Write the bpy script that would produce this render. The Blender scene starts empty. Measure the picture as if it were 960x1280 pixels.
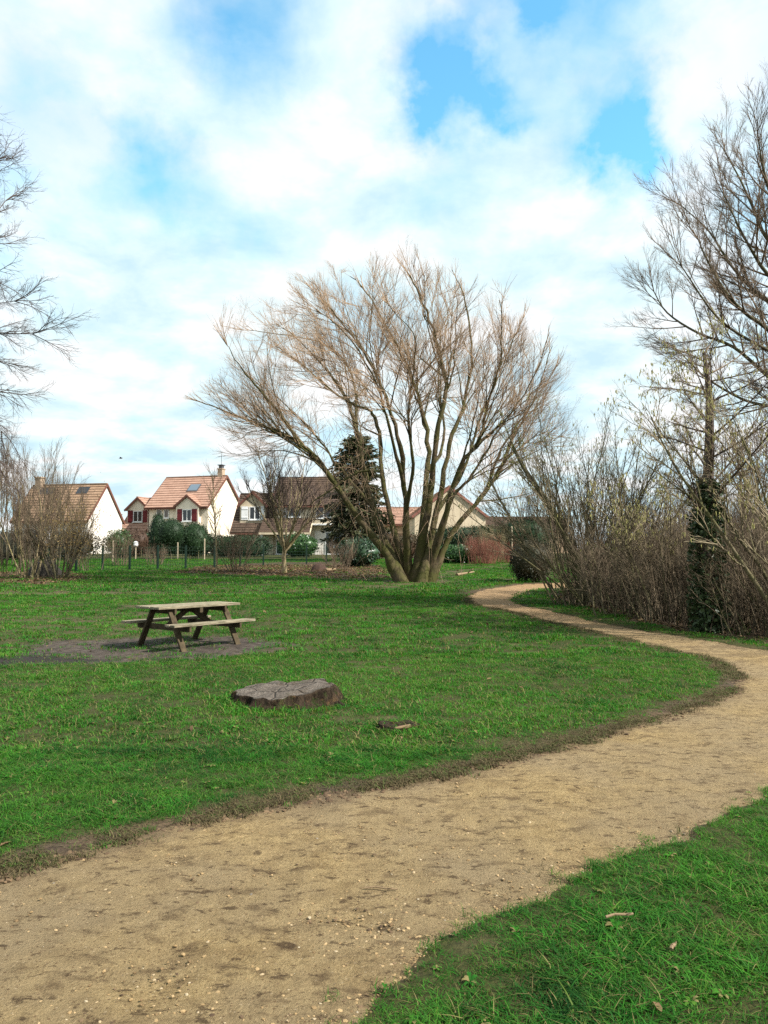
import bpy, math, random
import numpy as np
from mathutils import Vector, Matrix

SC = bpy.context.scene
COL = SC.collection
R = math.radians
rng = np.random.default_rng(7)
rnd = random.Random(11)

# ------------------------------------------------------------------ camera
F = 962.0                      # focal length in photo pixels (960x1280)
PITCH = math.atan(55 / F)
CAMZ = 1.6
cam_d = bpy.data.cameras.new('camera')
cam = bpy.data.objects.new('camera', cam_d)
COL.objects.link(cam)
cam.location = (0, 0, CAMZ)
cam.rotation_euler = (R(90) + PITCH, 0, 0)
cam_d.sensor_fit = 'VERTICAL'
cam_d.sensor_height = 24
cam_d.lens = 24 * F / 1280
cam_d.clip_start = 0.05
cam_d.clip_end = 6000
SC.camera = cam

def at(px, py, Y):
    """world point seen at photo pixel (px,py) at distance Y"""
    u = (px - 480) / F
    v = (640 - py) / F
    dx, dy, dz = u, math.cos(PITCH) - v * math.sin(PITCH), math.sin(PITCH) + v * math.cos(PITCH)
    k = Y / dy
    return Vector((dx * k, Y, CAMZ + dz * k))

# ------------------------------------------------------------------ noise
def _hash(ix, iy, s):
    h = (ix.astype(np.int64) * 374761393 + iy.astype(np.int64) * 668265263 + s * 982451653) & 0x7fffffff
    h = ((h ^ (h >> 13)) * 1274126177) & 0x7fffffff
    return ((h ^ (h >> 16)) & 0xffff) / 65535.0

def vnoise(x, y, s=0):
    x = np.asarray(x, float); y = np.asarray(y, float)
    ix = np.floor(x); iy = np.floor(y)
    fx = x - ix; fy = y - iy
    fx = fx * fx * (3 - 2 * fx); fy = fy * fy * (3 - 2 * fy)
    a = _hash(ix, iy, s); b = _hash(ix + 1, iy, s); c = _hash(ix, iy + 1, s); d = _hash(ix + 1, iy + 1, s)
    return (a * (1 - fx) + b * fx) * (1 - fy) + (c * (1 - fx) + d * fx) * fy

def fbm(x, y, s=0, o=3):
    t = 0; a = 0.5; k = 1.0
    for i in range(o):
        t = t + a * vnoise(np.asarray(x) * k, np.asarray(y) * k, s + i * 17)
        a *= 0.5; k *= 2.03
    return t / (1 - 0.5 ** o)

def sstep(a, b, x):
    t = np.clip((np.asarray(x, float) - a) / (b - a), 0, 1)
    return t * t * (3 - 2 * t)

# ------------------------------------------------------------------ terrain
def zbase(x, y):
    y = np.asarray(y, float); x = np.asarray(x, float)
    t = y - 12
    z = 0.027 * (np.log1p(np.exp(-np.abs(t) / 1.5)) * 1.5 + np.maximum(t, 0))
    z = np.minimum(z, 0.027 * 95 + 0 * z)
    z = z - 0.012 * np.maximum(y - 170, 0)
    z = z + (fbm(x * 0.22, y * 0.22, 3) - 0.5) * 0.10 * sstep(4, 10, y) * (1 - sstep(60, 80, y))
    return z

def zb(x, y):
    return float(zbase(np.array([x]), np.array([y]))[0])

def ground_at(px, py):
    lo, hi = 1.5, 150
    for i in range(50):
        m = (lo + hi) / 2
        p = at(px, py, m)
        if p.z > zb(p.x, p.y): lo = m
        else: hi = m
    p = at(px, py, lo)
    return (p.x, p.y)

def catmull(pts, n=6):
    pts = [np.array(p, float) for p in pts]
    P = [2 * pts[0] - pts[1]] + pts + [2 * pts[-1] - pts[-2]]
    out = []
    for i in range(1, len(P) - 2):
        for k in range(n):
            t = k / n
            a, b, c, d = P[i - 1], P[i], P[i + 1], P[i + 2]
            out.append(0.5 * ((2 * b) + (-a + c) * t + (2 * a - 5 * b + 4 * c - d) * t * t + (-a + 3 * b - 3 * c + d) * t ** 3))
    out.append(pts[-1])
    return out

inner = [(-7.5, -1.5), (-5, 1.2), (-3.2, 2.9)] + [ground_at(*p) for p in
    [(0, 1085), (150, 1046), (330, 1003), (480, 980), (600, 953), (700, 928), (800, 902), (880, 875), (918, 856),
     (914, 840), (880, 822), (800, 803), (700, 780), (640, 765), (592, 755), (584, 746), (600, 738), (640, 731.5), (672, 729)]] + [(8.5, 31.5), (12, 33), (17, 36)]
outer = [(-4.6, -3.2), (-3, -0.7), (-1.5, 1.0)] + [ground_at(*p) for p in
    [(405, 1280), (452, 1225), (532, 1178), (640, 1130), (720, 1090), (800, 1060), (880, 1025), (960, 988)]] + [(4.2, 6.5), (6.0, 8.3), (7.3, 10.2), (7.35, 11.8)] + [ground_at(*p) for p in
    [(960, 812), (900, 803), (850, 795), (760, 780), (700, 766), (652, 756), (636, 749), (650, 741), (680, 735)]] + [(8.3, 29.2), (12, 30.5), (17.5, 33.5)]
PATH_IN = np.array(catmull(inner, 5)); PATH_OUT = np.array(catmull(outer, 5))
PATH_POLY = np.vstack([PATH_IN, PATH_OUT[::-1]])

def poly_sdf(x, y, poly):
    """signed distance, negative inside"""
    x = np.asarray(x, float).ravel(); y = np.asarray(y, float).ravel()
    d2 = np.full(x.shape, 1e18); inside = np.zeros(x.shape, bool)
    n = len(poly)
    for i in range(n):
        ax, ay = poly[i]; bx, by = poly[(i + 1) % n]
        ex, ey = bx - ax, by - ay
        l2 = ex * ex + ey * ey
        if l2 < 1e-12: continue
        t = np.clip(((x - ax) * ex + (y - ay) * ey) / l2, 0, 1)
        d2 = np.minimum(d2, (x - ax - t * ex) ** 2 + (y - ay - t * ey) ** 2)
        c = (ay > y) != (by > y)
        if by != ay:
            xi = ax + (y - ay) / (by - ay) * ex
            inside ^= c & (x < xi)
    return np.where(inside, -1, 1) * np.sqrt(d2)

def line_dist(x, y, pts):
    x = np.asarray(x, float).ravel(); y = np.asarray(y, float).ravel()
    d2 = np.full(x.shape, 1e18)
    for (ax, ay), (bx, by) in zip(pts[:-1], pts[1:]):
        ex, ey = bx - ax, by - ay
        l2 = ex * ex + ey * ey + 1e-9
        t = np.clip(((x - ax) * ex + (y - ay) * ey) / l2, 0, 1)
        d2 = np.minimum(d2, (x - ax - t * ex) ** 2 + (y - ay - t * ey) ** 2)
    return np.sqrt(d2)

def path_s(x, y):
    s = poly_sdf(x, y, PATH_POLY)
    x = np.asarray(x).ravel(); y = np.asarray(y).ravel()
    return s + (fbm(x * 2.2, y * 2.2, 5) - 0.5) * 0.20 + (fbm(x * 9, y * 9, 9, 2) - 0.5) * 0.14

TABLE_C = (-3.42, 13.62)
BED = [ground_at(*p) for p in [(205, 717), (300, 719), (400, 722), (470, 726), (492, 722), (480, 708), (440, 702), (330, 703), (250, 708)]]
BED = np.array(BED)
LITTER = np.array([(-24, 33.2)] + [ground_at(*p) for p in [(0, 729), (50, 731), (105, 727), (118, 719), (60, 715)]] + [(-24, 38)])
DESIRE = [(-30, 24.8)] + [ground_at(*p) for p in [(0, 742), (120, 741), (250, 743), (340, 741), (420, 736), (500, 731), (540, 722), (590, 712), (640, 705)]]
THICKET = np.array([ground_at(*p) for p in [(690, 742), (725, 757), (800, 779), (880, 792), (960, 803)]] + [(9.6, 11.5), (12, 9.5), (26, 14), (30, 34), (12, 27.6), (8, 27.4)])

def masks(x, y):
    """soil, litter, wear in 0..1"""
    x = np.asarray(x, float).ravel(); y = np.asarray(y, float).ravel()
    n1 = fbm(x * 1.1, y * 1.1, 21); n2 = fbm(x * 4.5, y * 4.5, 31)
    s = path_s(x, y)
    band = 0.16 + 0.22 * (fbm(x * 0.8, y * 0.8, 41) - 0.3)
    # the worn soil margin is broad along the inside of the bend, thin on the near right
    side = poly_sdf(x, y, np.vstack([PATH_IN, [(-30, 40), (-30, -2)]]))
    band = band * np.where(side < 0.15, 0.95, 0.05)
    soil = 1 - sstep(0.0, 1, s / np.maximum(band, 0.05) - 0.4)
    # trodden patch under the picnic table
    tx, ty = TABLE_C
    d = np.sqrt(((x - tx + 0.45) / 2.5) ** 2 + ((y - ty + 0.30) / 1.55) ** 2) + (n1 - 0.5) * 0.9 + (n2 - 0.5) * 0.5
    patch = 1 - sstep(0.7, 1.05, d)
    soil = np.maximum(soil, patch)
    d = np.sqrt(((x + 6.0) / 2.1) ** 2 + ((y - 11.75) / 0.6) ** 2) + (n1 - 0.5) * 0.8
    wet = 1 - sstep(0.6, 1.1, d)
    soil = np.maximum(soil, wet); wet = np.maximum(wet, 0.5 * patch)
    d = line_dist(x, y, DESIRE) + (n1 - 0.5) * 1.6
    wear = (1 - sstep(0.1, 1.1, d)) * 0.85 * sstep(0.25, 0.6, n2 + 0.25)
    b = poly_sdf(x, y, BED) + (n1 - 0.5) * 1.2
    lit = 1 - sstep(-0.3, 0.3, b)
    b = poly_sdf(x, y, LITTER) + (n1 - 0.5) * 1.5
    lit = np.maximum(lit, (1 - sstep(-0.5, 0.5, b)) * 0.9)
    b = poly_sdf(x, y, THICKET) + (n1 - 0.5) * 0.7
    lit = np.maximum(lit, 1 - sstep(-0.2, 0.35, b))
    # bare ring at the willow's foot
    wx, wy = WILLOW
    d = np.sqrt((x - wx) ** 2 + ((y - wy) / 1.0) ** 2) + (n1 - 0.5) * 1.4
    wear = np.maximum(wear, (1 - sstep(1.0, 2.4, d)) * 0.9)
    # thin patches in the lawn
    wear = np.maximum(wear, 0.75 * sstep(0.66, 0.80, fbm(x * 0.6, y * 0.9, 77)) * sstep(0.4, 0.6, n2))
    wear = np.maximum(wear, 0.8 * np.exp(-((x + 8) / 5.0) ** 2 - ((y - 17) / 3.2) ** 2) * sstep(0.38, 0.58, n2))
    return soil, lit, wear, wet, s

WILLOW = ground_at(517, 727)

# ------------------------------------------------------------------ object helpers
def link(o, parent=None):
    COL.objects.link(o)
    if parent is not None: o.parent = parent
    return o

def tag(o, label=None, cat=None, group=None, kind=None):
    if label: o['label'] = label
    if cat: o['category'] = cat
    if group: o['group'] = group
    if kind: o['kind'] = kind
    return o

def thing(name, label, cat, loc=(0, 0, 0), rotz=0.0, group=None):
    o = bpy.data.objects.new(name, None)
    o.empty_display_size = 0.2
    COL.objects.link(o)
    o.location = loc
    o.rotation_euler = (0, 0, rotz)
    return tag(o, label, cat, group)

def np_mesh(name, V, Fq, mat=None, smooth=False):
    """V (n,3), Fq (m,k) faces of one size, or a list of such arrays"""
    if not isinstance(Fq, list): Fq = [Fq]
    Fq = [np.asarray(f, np.int32) for f in Fq if len(f)]
    me = bpy.data.meshes.new(name)
    V = np.asarray(V, np.float32)
    me.vertices.add(len(V)); me.vertices.foreach_set('co', V.ravel())
    nl = sum(f.size for f in Fq); nf = sum(len(f) for f in Fq)
    me.loops.add(nl); me.polygons.add(nf)
    me.loops.foreach_set('vertex_index', np.concatenate([f.ravel() for f in Fq]))
    st = []; k = 0
    for f in Fq:
        st.append(k + np.arange(len(f)) * f.shape[1]); k += f.size
    me.polygons.foreach_set('loop_start', np.concatenate(st).astype(np.int32))
    if smooth: me.polygons.foreach_set('use_smooth', np.ones(nf, bool))
    me.update(calc_edges=True)
    if mat is not None: me.materials.append(mat)
    return me

def np_obj(name, V, Fq, mat, parent=None, smooth=False):
    return link(bpy.data.objects.new(name, np_mesh(name, V, Fq, mat, smooth)), parent)

class MB:
    """collects boxes, bars, prisms into one mesh"""
    def __init__(s): s.v = []; s.f = []
    def poly(s, pts, faces):
        k = len(s.v); s.v += [tuple(p) for p in pts]; s.f += [tuple(i + k for i in f) for f in faces]; return s
    def box(s, x0, x1, y0, y1, z0, z1, M=None, c=0.0):
        """box; c chamfers the vertical-plane silhouette a little (simple bevel on all 4 long edges)"""
        P = [(x0, y0, z0), (x1, y0, z0), (x1, y1, z0), (x0, y1, z0), (x0, y0, z1), (x1, y0, z1), (x1, y1, z1), (x0, y1, z1)]
        if M is not None: P = [tuple(M @ Vector(p)) for p in P]
        return s.poly(P, [(0, 3, 2, 1), (4, 5, 6, 7), (0, 1, 5, 4), (1, 2, 6, 5), (2, 3, 7, 6), (3, 0, 4, 7)])
    def bar(s, a, b, w, h, up=(0, 0, 1)):
        """box of section w x h from a to b"""
        a = Vector(a); b = Vector(b); d = (b - a).normalized(); up = Vector(up)
        x = d.cross(up)
        if x.length < 1e-4: x = Vector((1, 0, 0))
        x.normalize(); y = x.cross(d).normalized()
        P = []
        for q in (a, b):
            for i, j in ((-1, -1), (1, -1), (1, 1), (-1, 1)):
                P.append(q + x * (w / 2 * i) + y * (h / 2 * j))
        return s.poly(P, [(0, 1, 2, 3), (7, 6, 5, 4), (0, 4, 5, 1), (1, 5, 6, 2), (2, 6, 7, 3), (3, 7, 4, 0)])
    def cyl(s, a, b, r0, r1, n=8):
        a = Vector(a); b = Vector(b); d = (b - a).normalized()
        x = d.orthogonal().normalized(); y = d.cross(x)
        P = [q + (x * math.cos(2 * math.pi * i / n) + y * math.sin(2 * math.pi * i / n)) * r for q, r in ((a, r0), (b, r1)) for i in range(n)]
        return s.poly(P, [(i, (i + 1) % n, n + (i + 1) % n, n + i) for i in range(n)] + [tuple(range(n))[::-1], tuple(range(n, 2 * n))])
    def build(s, name, mat, parent=None, bevel=0.0, smooth=False):
        me = bpy.data.meshes.new(name)
        me.from_pydata(s.v, [], s.f); me.update()
        if mat: me.materials.append(mat)
        if smooth:
            for p in me.polygons: p.use_smooth = True
        o = link(bpy.data.objects.new(name, me), parent)
        if bevel:
            m = o.modifiers.new('bevel', 'BEVEL'); m.width = bevel; m.segments = 2; m.limit_method = 'ANGLE'; m.angle_limit = R(40)
        return o

def copy_tree(o, parent=None):
    c = o.copy(); COL.objects.link(c); c.parent = parent
    for ch in list(o.children): copy_tree(ch, c)
    return c

# ------------------------------------------------------------------ materials
class NT:
    def __init__(s, name):
        s.m = bpy.data.materials.new(name); s.m.use_nodes = True
        s.t = s.m.node_tree; s.t.nodes.clear()
        s.out = s.n('ShaderNodeOutputMaterial')
    def n(s, typ, **kw):
        nd = s.t.nodes.new(typ)
        for k, v in kw.items(): setattr(nd, k, v)
        return nd
    def l(s, a, b): s.t.links.new(a, b)
    def put(s, sock, v):
        if isinstance(v, bpy.types.NodeSocket): s.l(v, sock)
        elif v is not None:
            if hasattr(sock.default_value, '__len__') and not hasattr(v, '__len__'): sock.default_value = (v,) * len(sock.default_value)
            elif hasattr(v, '__len__') and len(sock.default_value) == 4 and len(v) == 3: sock.default_value = (*v, 1)
            else: sock.default_value = v
    def noise(s, scale, detail=4, rough=0.55, vec=None, dist=0.0):
        nd = s.n('ShaderNodeTexNoise'); nd.inputs['Scale'].default_value = scale; nd.inputs['Detail'].default_value = detail
        nd.inputs['Roughness'].default_value = rough; nd.inputs['Distortion'].default_value = dist
        if vec is not None: s.l(vec, nd.inputs['Vector'])
        return nd.outputs['Fac']
    def voro(s, scale, vec=None, feat='F1', out='Distance'):
        nd = s.n('ShaderNodeTexVoronoi', feature=feat); nd.inputs['Scale'].default_value = scale
        if vec is not None: s.l(vec, nd.inputs['Vector'])
        return nd.outputs[out]
    def ramp(s, fac, *stops):
        nd = s.n('ShaderNodeValToRGB'); s.l(fac, nd.inputs[0]); e = nd.color_ramp.elements
        while len(e) < len(stops): e.new(0.5)
        for i, (p, c) in enumerate(stops):
            e[i].position = p; e[i].color = (*c, 1) if hasattr(c, '__len__') else (c, c, c, 1)
        return nd.outputs[0]
    def mix(s, fac, a, b, typ='MIX'):
        nd = s.n('ShaderNodeMix', data_type='RGBA', blend_type=typ)
        s.put(nd.inputs[0], fac); s.put(nd.inputs[6], a); s.put(nd.inputs[7], b)
        return nd.outputs[2]
    def math(s, op, a, b=None, c=None, clamp=False):
        nd = s.n('ShaderNodeMath', operation=op, use_clamp=clamp)
        s.put(nd.inputs[0], a)
        if b is not None: s.put(nd.inputs[1], b)
        if c is not None: s.put(nd.inputs[2], c)
        return nd.outputs[0]
    def pos(s): return s.n('ShaderNodeNewGeometry').outputs['Position']
    def obj(s): return s.n('ShaderNodeTexCoord').outputs['Object']
    def rand(s): return s.n('ShaderNodeObjectInfo').outputs['Random']
    def isl(s): return s.n('ShaderNodeNewGeometry').outputs['Random Per Island']
    def attr(s, name, out='Color'):
        nd = s.n('ShaderNodeAttribute'); nd.attribute_name = name; return nd.outputs[out]
    def scale(s, vec, v):
        nd = s.n('ShaderNodeVectorMath', operation='MULTIPLY'); s.l(vec, nd.inputs[0]); nd.inputs[1].default_value = v; return nd.outputs[0]
    def bump(s, h, strength=0.5, dist=0.02):
        nd = s.n('ShaderNodeBump'); nd.inputs['Strength'].default_value = strength; nd.inputs['Distance'].default_value = dist
        s.l(h, nd.inputs['Height']); return nd.outputs[0]
    def bsdf(s, col, rough=0.8, bump=None, spec=0.3, trans=0.0, metallic=0.0, tcol=None):
        b = s.n('ShaderNodeBsdfPrincipled')
        s.put(b.inputs['Base Color'], col); s.put(b.inputs['Roughness'], rough)
        b.inputs['Specular IOR Level'].default_value = spec; b.inputs['Metallic'].default_value = metallic
        if bump is not None: s.l(bump, b.inputs['Normal'])
        o = b.outputs[0]
        if trans:
            t = s.n('ShaderNodeBsdfTranslucent'); s.put(t.inputs['Color'], tcol if tcol is not None else col)
            mx = s.n('ShaderNodeMixShader'); mx.inputs[0].default_value = trans
            s.l(o, mx.inputs[1]); s.l(t.outputs[0], mx.inputs[2]); o = mx.outputs[0]
        s.l(o, s.out.inputs['Surface'])
        return s.m

def mat_plain(name, c0, c1, scale=3.0, rough=0.75, bump=0.0, stretch=None, spec=0.3, trans=0.0, island=0.0, bscale=None):
    t = NT(name)
    v = t.obj()
    if stretch: v = t.scale(v, stretch)
    col = t.mix(t.ramp(t.noise(scale, 5, 0.6, v), (0.3, 0.0), (0.7, 1.0)), c0, c1)
    if island:
        col = t.mix(1.0, col, t.ramp(t.isl(), (0.0, 1 - island), (1.0, 1 + island)), 'MULTIPLY')
    b = t.bump(t.noise(bscale or scale * 4, 5, 0.65, v), bump, 0.02) if bump else None
    return t.bsdf(col, rough, b, spec, trans)

def mat_bark(name, c0, c1, moss=None, mossamt=0.5, scale=6.0):
    t = NT(name); v = t.scale(t.obj(), (1, 1, 0.25))
    n = t.noise(scale, 6, 0.7, v)
    col = t.mix(t.ramp(n, (0.35, 0.0), (0.65, 1.0)), c0, c1)
    if moss:
        m = t.ramp(t.noise(1.6, 5, 0.7, t.obj()), (0.5 - mossamt * 0.3, 0.0), (0.72 - mossamt * 0.3, 1.0))
        col = t.mix(m, col, moss)
    return t.bsdf(col, 0.9, t.bump(n, 0.9, 0.03), 0.2)
# ------------------------------------------------------------------ world, sun
SUN_AZ = (1.0, -0.45)
SUN_EL = R(42)
_h = math.hypot(*SUN_AZ)
SUNV = Vector((SUN_AZ[0] / _h * math.cos(SUN_EL), SUN_AZ[1] / _h * math.cos(SUN_EL), math.sin(SUN_EL)))
sl = bpy.data.lights.new('sun', 'SUN'); sl.energy = 5.0; sl.angle = R(0.6); sl.color = (1.0, 0.955, 0.885)
so = link(bpy.data.objects.new('sun', sl)); so.location = (30, -10, 40)
so.rotation_euler = SUNV.to_track_quat('Z', 'Y').to_euler()

w = bpy.data.worlds.new('World'); SC.world = w; w.use_nodes = True
wt = w.node_tree; wt.nodes.clear()
class WN(NT):
    def __init__(s, tree): s.t = tree
W = WN(wt)
wout = W.n('ShaderNodeOutputWorld'); bg = W.n('ShaderNodeBackground'); W.l(bg.outputs[0], wout.inputs[0])
sky = W.n('ShaderNodeTexSky', sky_type='NISHITA'); sky.sun_disc = False
sky.sun_elevation = SUN_EL; sky.sun_rotation = math.atan2(SUN_AZ[0], SUN_AZ[1]); sky.air_density = 1.0; sky.dust_density = 0.6; sky.ozone_density = 2.0
dirv = W.n('ShaderNodeTexCoord').outputs['Generated']
sep = W.n('ShaderNodeSeparateXYZ'); W.l(dirv, sep.inputs[0])
den = W.math('ADD', W.math('MAXIMUM', sep.outputs[2], 0.0), 0.22)
cmb = W.n('ShaderNodeCombineXYZ')
W.l(W.math('DIVIDE', sep.outputs[0], den), cmb.inputs[0]); W.l(W.math('DIVIDE', sep.outputs[1], den), cmb.inputs[1])
cp = cmb.outputs[0]                                     # the cloud deck, seen from below
n1 = W.noise(2.1, 8, 0.56, cp, 0.2)
n2 = W.noise(5.5, 6, 0.55, cp, 0.3)
# gaps between the clouds, each a direction in the sky
wn = W.n('ShaderNodeTexNoise'); wn.inputs['Scale'].default_value = 6.5; wn.inputs['Detail'].default_value = 9; wn.inputs['Roughness'].default_value = 0.58; W.l(dirv, wn.inputs['Vector'])
wv = W.n('ShaderNodeVectorMath', operation='MULTIPLY_ADD'); W.l(wn.outputs['Color'], wv.inputs[0]); wv.inputs[1].default_value = (0.24, 0.24, 0.24); W.l(dirv, wv.inputs[2])
gaps = None
for px, py, r0, r1, amt in [(625, 5, 0.0, 0.13, 0.75), (570, 108, 0.01, 0.09, 0.85), (640,112,0,.08,.7), (500, 110, 0.0, 0.07, 0.75), (545, 55, 0, .07, -.6), (630, 70, 0, .07, -.7), (690, 60, 0, .06, -.4), (760, 150, 0.01, 0.085, 0.75), (785, 195, 0.0, 0.07, 0.75), (195, 232, 0.0, 0.10, 0.75),
                            (285, 25, 0.0, 0.13, 0.75), (60, 60, 0.0, 0.12, 0.15), (740, 5, 0.0, 0.12, 0.75), (520, 20, 0, .1, .35),
                            (40, 190, 0.0, 0.12, 0.3), (550, 225, 0, 0.10, 0.35), (325, 285, 0, 0.09, 0.35), (1300, 100, 0.05, 0.4, 0.6), (-250, 200, 0.05, 0.3, 0.3)]:
    d = (at(px, py, 10) - Vector((0, 0, CAMZ))).normalized() + Vector((.12, .12, .12))
    ds = W.n('ShaderNodeVectorMath', operation='DISTANCE'); W.l(wv.outputs[0], ds.inputs[0]); ds.inputs[1].default_value = d
    mr = W.n('ShaderNodeMapRange', interpolation_type='SMOOTHSTEP'); W.l(ds.outputs['Value'], mr.inputs[0])
    mr.inputs[1].default_value = r0; mr.inputs[2].default_value = r1; mr.inputs[3].default_value = amt; mr.inputs[4].default_value = 0
    gaps = mr.outputs[0] if gaps is None else W.math('ADD', gaps, mr.outputs[0], None, True)
gapn = W.math('MULTIPLY', gaps, W.math('ADD', W.math('MULTIPLY', n2, 1.9), 0.15))
thin = W.math('MULTIPLY', W.math('SUBTRACT', 0.48, n1), 0.6)
clear = W.math('ADD', gapn, W.math('MAXIMUM', thin, 0.0), None, True)
cloudcol = W.ramp(W.noise(3.0, 9, 0.58, cp, 0.15), (0.36, (0.60, 0.82, 0.93)), (0.48, (0.78, 0.95, 1.0)), (0.585, (0.985, 1.0, 1.0)))
cc = W.n('ShaderNodeVectorMath', operation='SCALE'); W.l(cloudcol, cc.inputs[0]); cc.inputs['Scale'].default_value = 10.9
skyc = W.mix(1.0, sky.outputs[0], (2.1, 3.8, 3.5), 'MULTIPLY')
fin = W.mix(clear, cc.outputs[0], skyc)
W.l(fin, bg.inputs[0]); bg.inputs[1].default_value = 0.052

SC.view_settings.view_transform = 'Standard'
SC.view_settings.look = 'None'
SC.view_settings.gamma = 1
SC.view_settings.use_curve_mapping = False
SC.view_settings.exposure = 0.95
SC.cycles.max_bounces = 5; SC.cycles.diffuse_bounces = 3; SC.cycles.glossy_bounces = 2
SC.cycles.transmission_bounces = 4; SC.cycles.transparent_max_bounces = 6
SC.cycles.use_denoising = False
SC.cycles.use_fast_gi = False

# ------------------------------------------------------------------ ground
def steps(a, b, f):
    out = [a]
    while out[-1] < b: out.append(out[-1] + f(out[-1]))
    return np.array(out)
ys = np.concatenate([[-900, -300, -90, -30, -12, -6], steps(-4.0, 60, lambda y: max(0.075, 0.0115 * y)), steps(61, 180, lambda y: 4), [200, 260, 400, 700, 1200]])
xp = steps(0, 900, lambda x: 0.085 if x < 8.5 else 0.085 + (x - 8.5) * 0.075)
xs = np.concatenate([-xp[::-1][:-1], xp])
X, Y = np.meshgrid(xs, ys)
x = X.ravel(); y = Y.ravel()
near = (np.abs(x) < 32) & (y < 62) & (y > -6)
soil = np.zeros(len(x)); lit = soil.copy(); wear = soil.copy(); wet = soil.copy(); ps = np.full(len(x), 9.0)
soil[near], lit[near], wear[near], wet[near], ps[near] = masks(x[near], y[near])
z = zbase(x, y)
oside = (poly_sdf(x[near], y[near], np.vstack([PATH_IN, [(-30, 40), (-30, -2)]])) >= .5).astype(float); os_ = np.zeros(len(x)); os_[near] = oside
z = z - 0.04 * (1 - sstep(-0.16 + .06 * os_, 0.10 + .05 * os_, ps)) + 0.012 * (fbm(x * 3, y * 3, 51) - 0.5) * near
nx, ny = len(xs), len(ys)
I = np.arange(nx * ny).reshape(ny, nx)
quads = np.stack([I[:-1, :-1], I[:-1, 1:], I[1:, 1:], I[1:, :-1]], -1).reshape(-1, 4)

t = NT('lawn_soil')
m = t.attr('mask'); sp = t.n('ShaderNodeSeparateColor'); t.l(m, sp.inputs[0])
P = t.pos()
fine = t.noise(38, 5, 0.7, P); mid = t.noise(5, 5, 0.6, P); big = t.noise(0.45, 4, 0.6, P)
thatch = t.mix(t.ramp(fine, (.35, 0), (.65, 1)), (0.016, 0.022, 0.005), (0.060, 0.062, 0.018))
thatch = t.mix(t.ramp(mid, (0.5, 0), (0.75, 0.6)), thatch, (0.076, 0.068, 0.028))
far_g = t.mix(t.ramp(big, (0.35, 0), (0.65, 1)), (0.036, 0.100, 0.008), (0.068, 0.120, 0.014))
soilc = t.mix(t.ramp(t.noise(16, 6, 0.78, P), (0.38, 0), (0.62, 1)), (0.030, 0.019, 0.010), (0.135, 0.092, 0.055))
soilc = t.mix(t.ramp(t.noise(1.7, 4, 0.6, P), (0.45, 0), (0.7, 0.7)), soilc, (0.044, 0.034, 0.026))
litc = t.mix(t.ramp(t.noise(26, 5, 0.75, P), (0.35, 0), (0.65, 1)), (0.024, 0.017, 0.011), (0.110, 0.072, 0.044))
wearc = t.mix(fine, (0.048, 0.040, 0.020), (0.112, 0.092, 0.044))
c = t.mix(sp.outputs[2], thatch, wearc)
c = t.mix(sp.outputs[1], c, litc)
c = t.mix(sp.outputs[0], c, soilc)
mud = t.mix(t.ramp(t.noise(9, 6, 0.75, P), (0.36, 0), (0.64, 1)), (0.028, 0.021, 0.016), (0.100, 0.080, 0.065))
mud = t.mix(t.ramp(t.noise(2.2, 4, 0.6, P), (0.5, 0), (0.66, 0.8)), mud, (0.026, 0.021, 0.018))
c = t.mix(t.ramp(t.attr('mask', 'Alpha'), (0.0, 0), (0.5, 1)), c, mud)
c = t.mix(t.ramp(t.attr('mask', 'Alpha'), (0.55, 0), (1.0, 0.85)), c, (0.020, 0.017, 0.016))
t.bsdf(c, 0.95, t.bump(t.noise(30, 6, 0.75, P), 0.8, 0.03), 0.15)
M_GROUND = t.m
me = np_mesh('ground', np.stack([x, y, z], 1), quads, M_GROUND, True)
a = me.color_attributes.new('mask', 'FLOAT_COLOR', 'POINT')
a.data.foreach_set('color', np.stack([soil, lit, wear, wet], 1).astype(np.float32).ravel())
tag(link(bpy.data.objects.new('ground', me)), kind='structure')

# ------------------------------------------------------------------ gravel path
yp = steps(-4.0, 38, lambda v: max(0.05, 0.011 * v)); xq = steps(-9, 19, lambda v: 0.06)
X, Y = np.meshgrid(xq, yp); x = X.ravel(); y = Y.ravel()
ps = path_s(x, y)
oo = (poly_sdf(x, y, np.vstack([PATH_IN, [(-30, 40), (-30, -2)]])) >= .5).astype(float)
z = zbase(x, y) - 0.012 - 0.06 * sstep(-0.03 + .03 * oo, 0.2 + .03 * oo, ps) + 0.014 * (fbm(x * 1.3, y * 1.3, 61) - 0.5) + 0.010 * (fbm(x * 7, y * 7, 63, 2) - 0.5) * (y < 16) - 0.012 * sstep(0.62, 0.75, fbm(x * 3.6, y * 2.6, 65, 2))
nx, ny = len(xq), len(yp)
I = np.arange(nx * ny).reshape(ny, nx)
q = np.stack([I[:-1, :-1], I[:-1, 1:], I[1:, 1:], I[1:, :-1]], -1).reshape(-1, 4)
q = q[(ps[q] < 0.32).any(1)]
used = np.unique(q); remap = np.full(len(x), -1); remap[used] = np.arange(len(used))
t = NT('sandy_path'); P = t.pos()
m = t.attr('mask'); sp = t.n('ShaderNodeSeparateColor'); t.l(m, sp.inputs[0])
g1 = t.noise(60, 6, 0.75, P); g2 = t.noise(7, 5, 0.65, P); g3 = t.noise(0.7, 4, 0.6, P)
c = t.mix(t.ramp(g1, (0.28, 0), (0.72, 1)), (0.215, 0.145, 0.064), (0.445, 0.330, 0.170))
c = t.mix(t.ramp(g2, (0.42, 0), (0.72, 0.75)), c, (0.148, 0.098, 0.048))
c = t.mix(t.ramp(g3, (0.38, 0), (0.62, 0.8)), c, (0.257, 0.195, 0.117))
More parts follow.
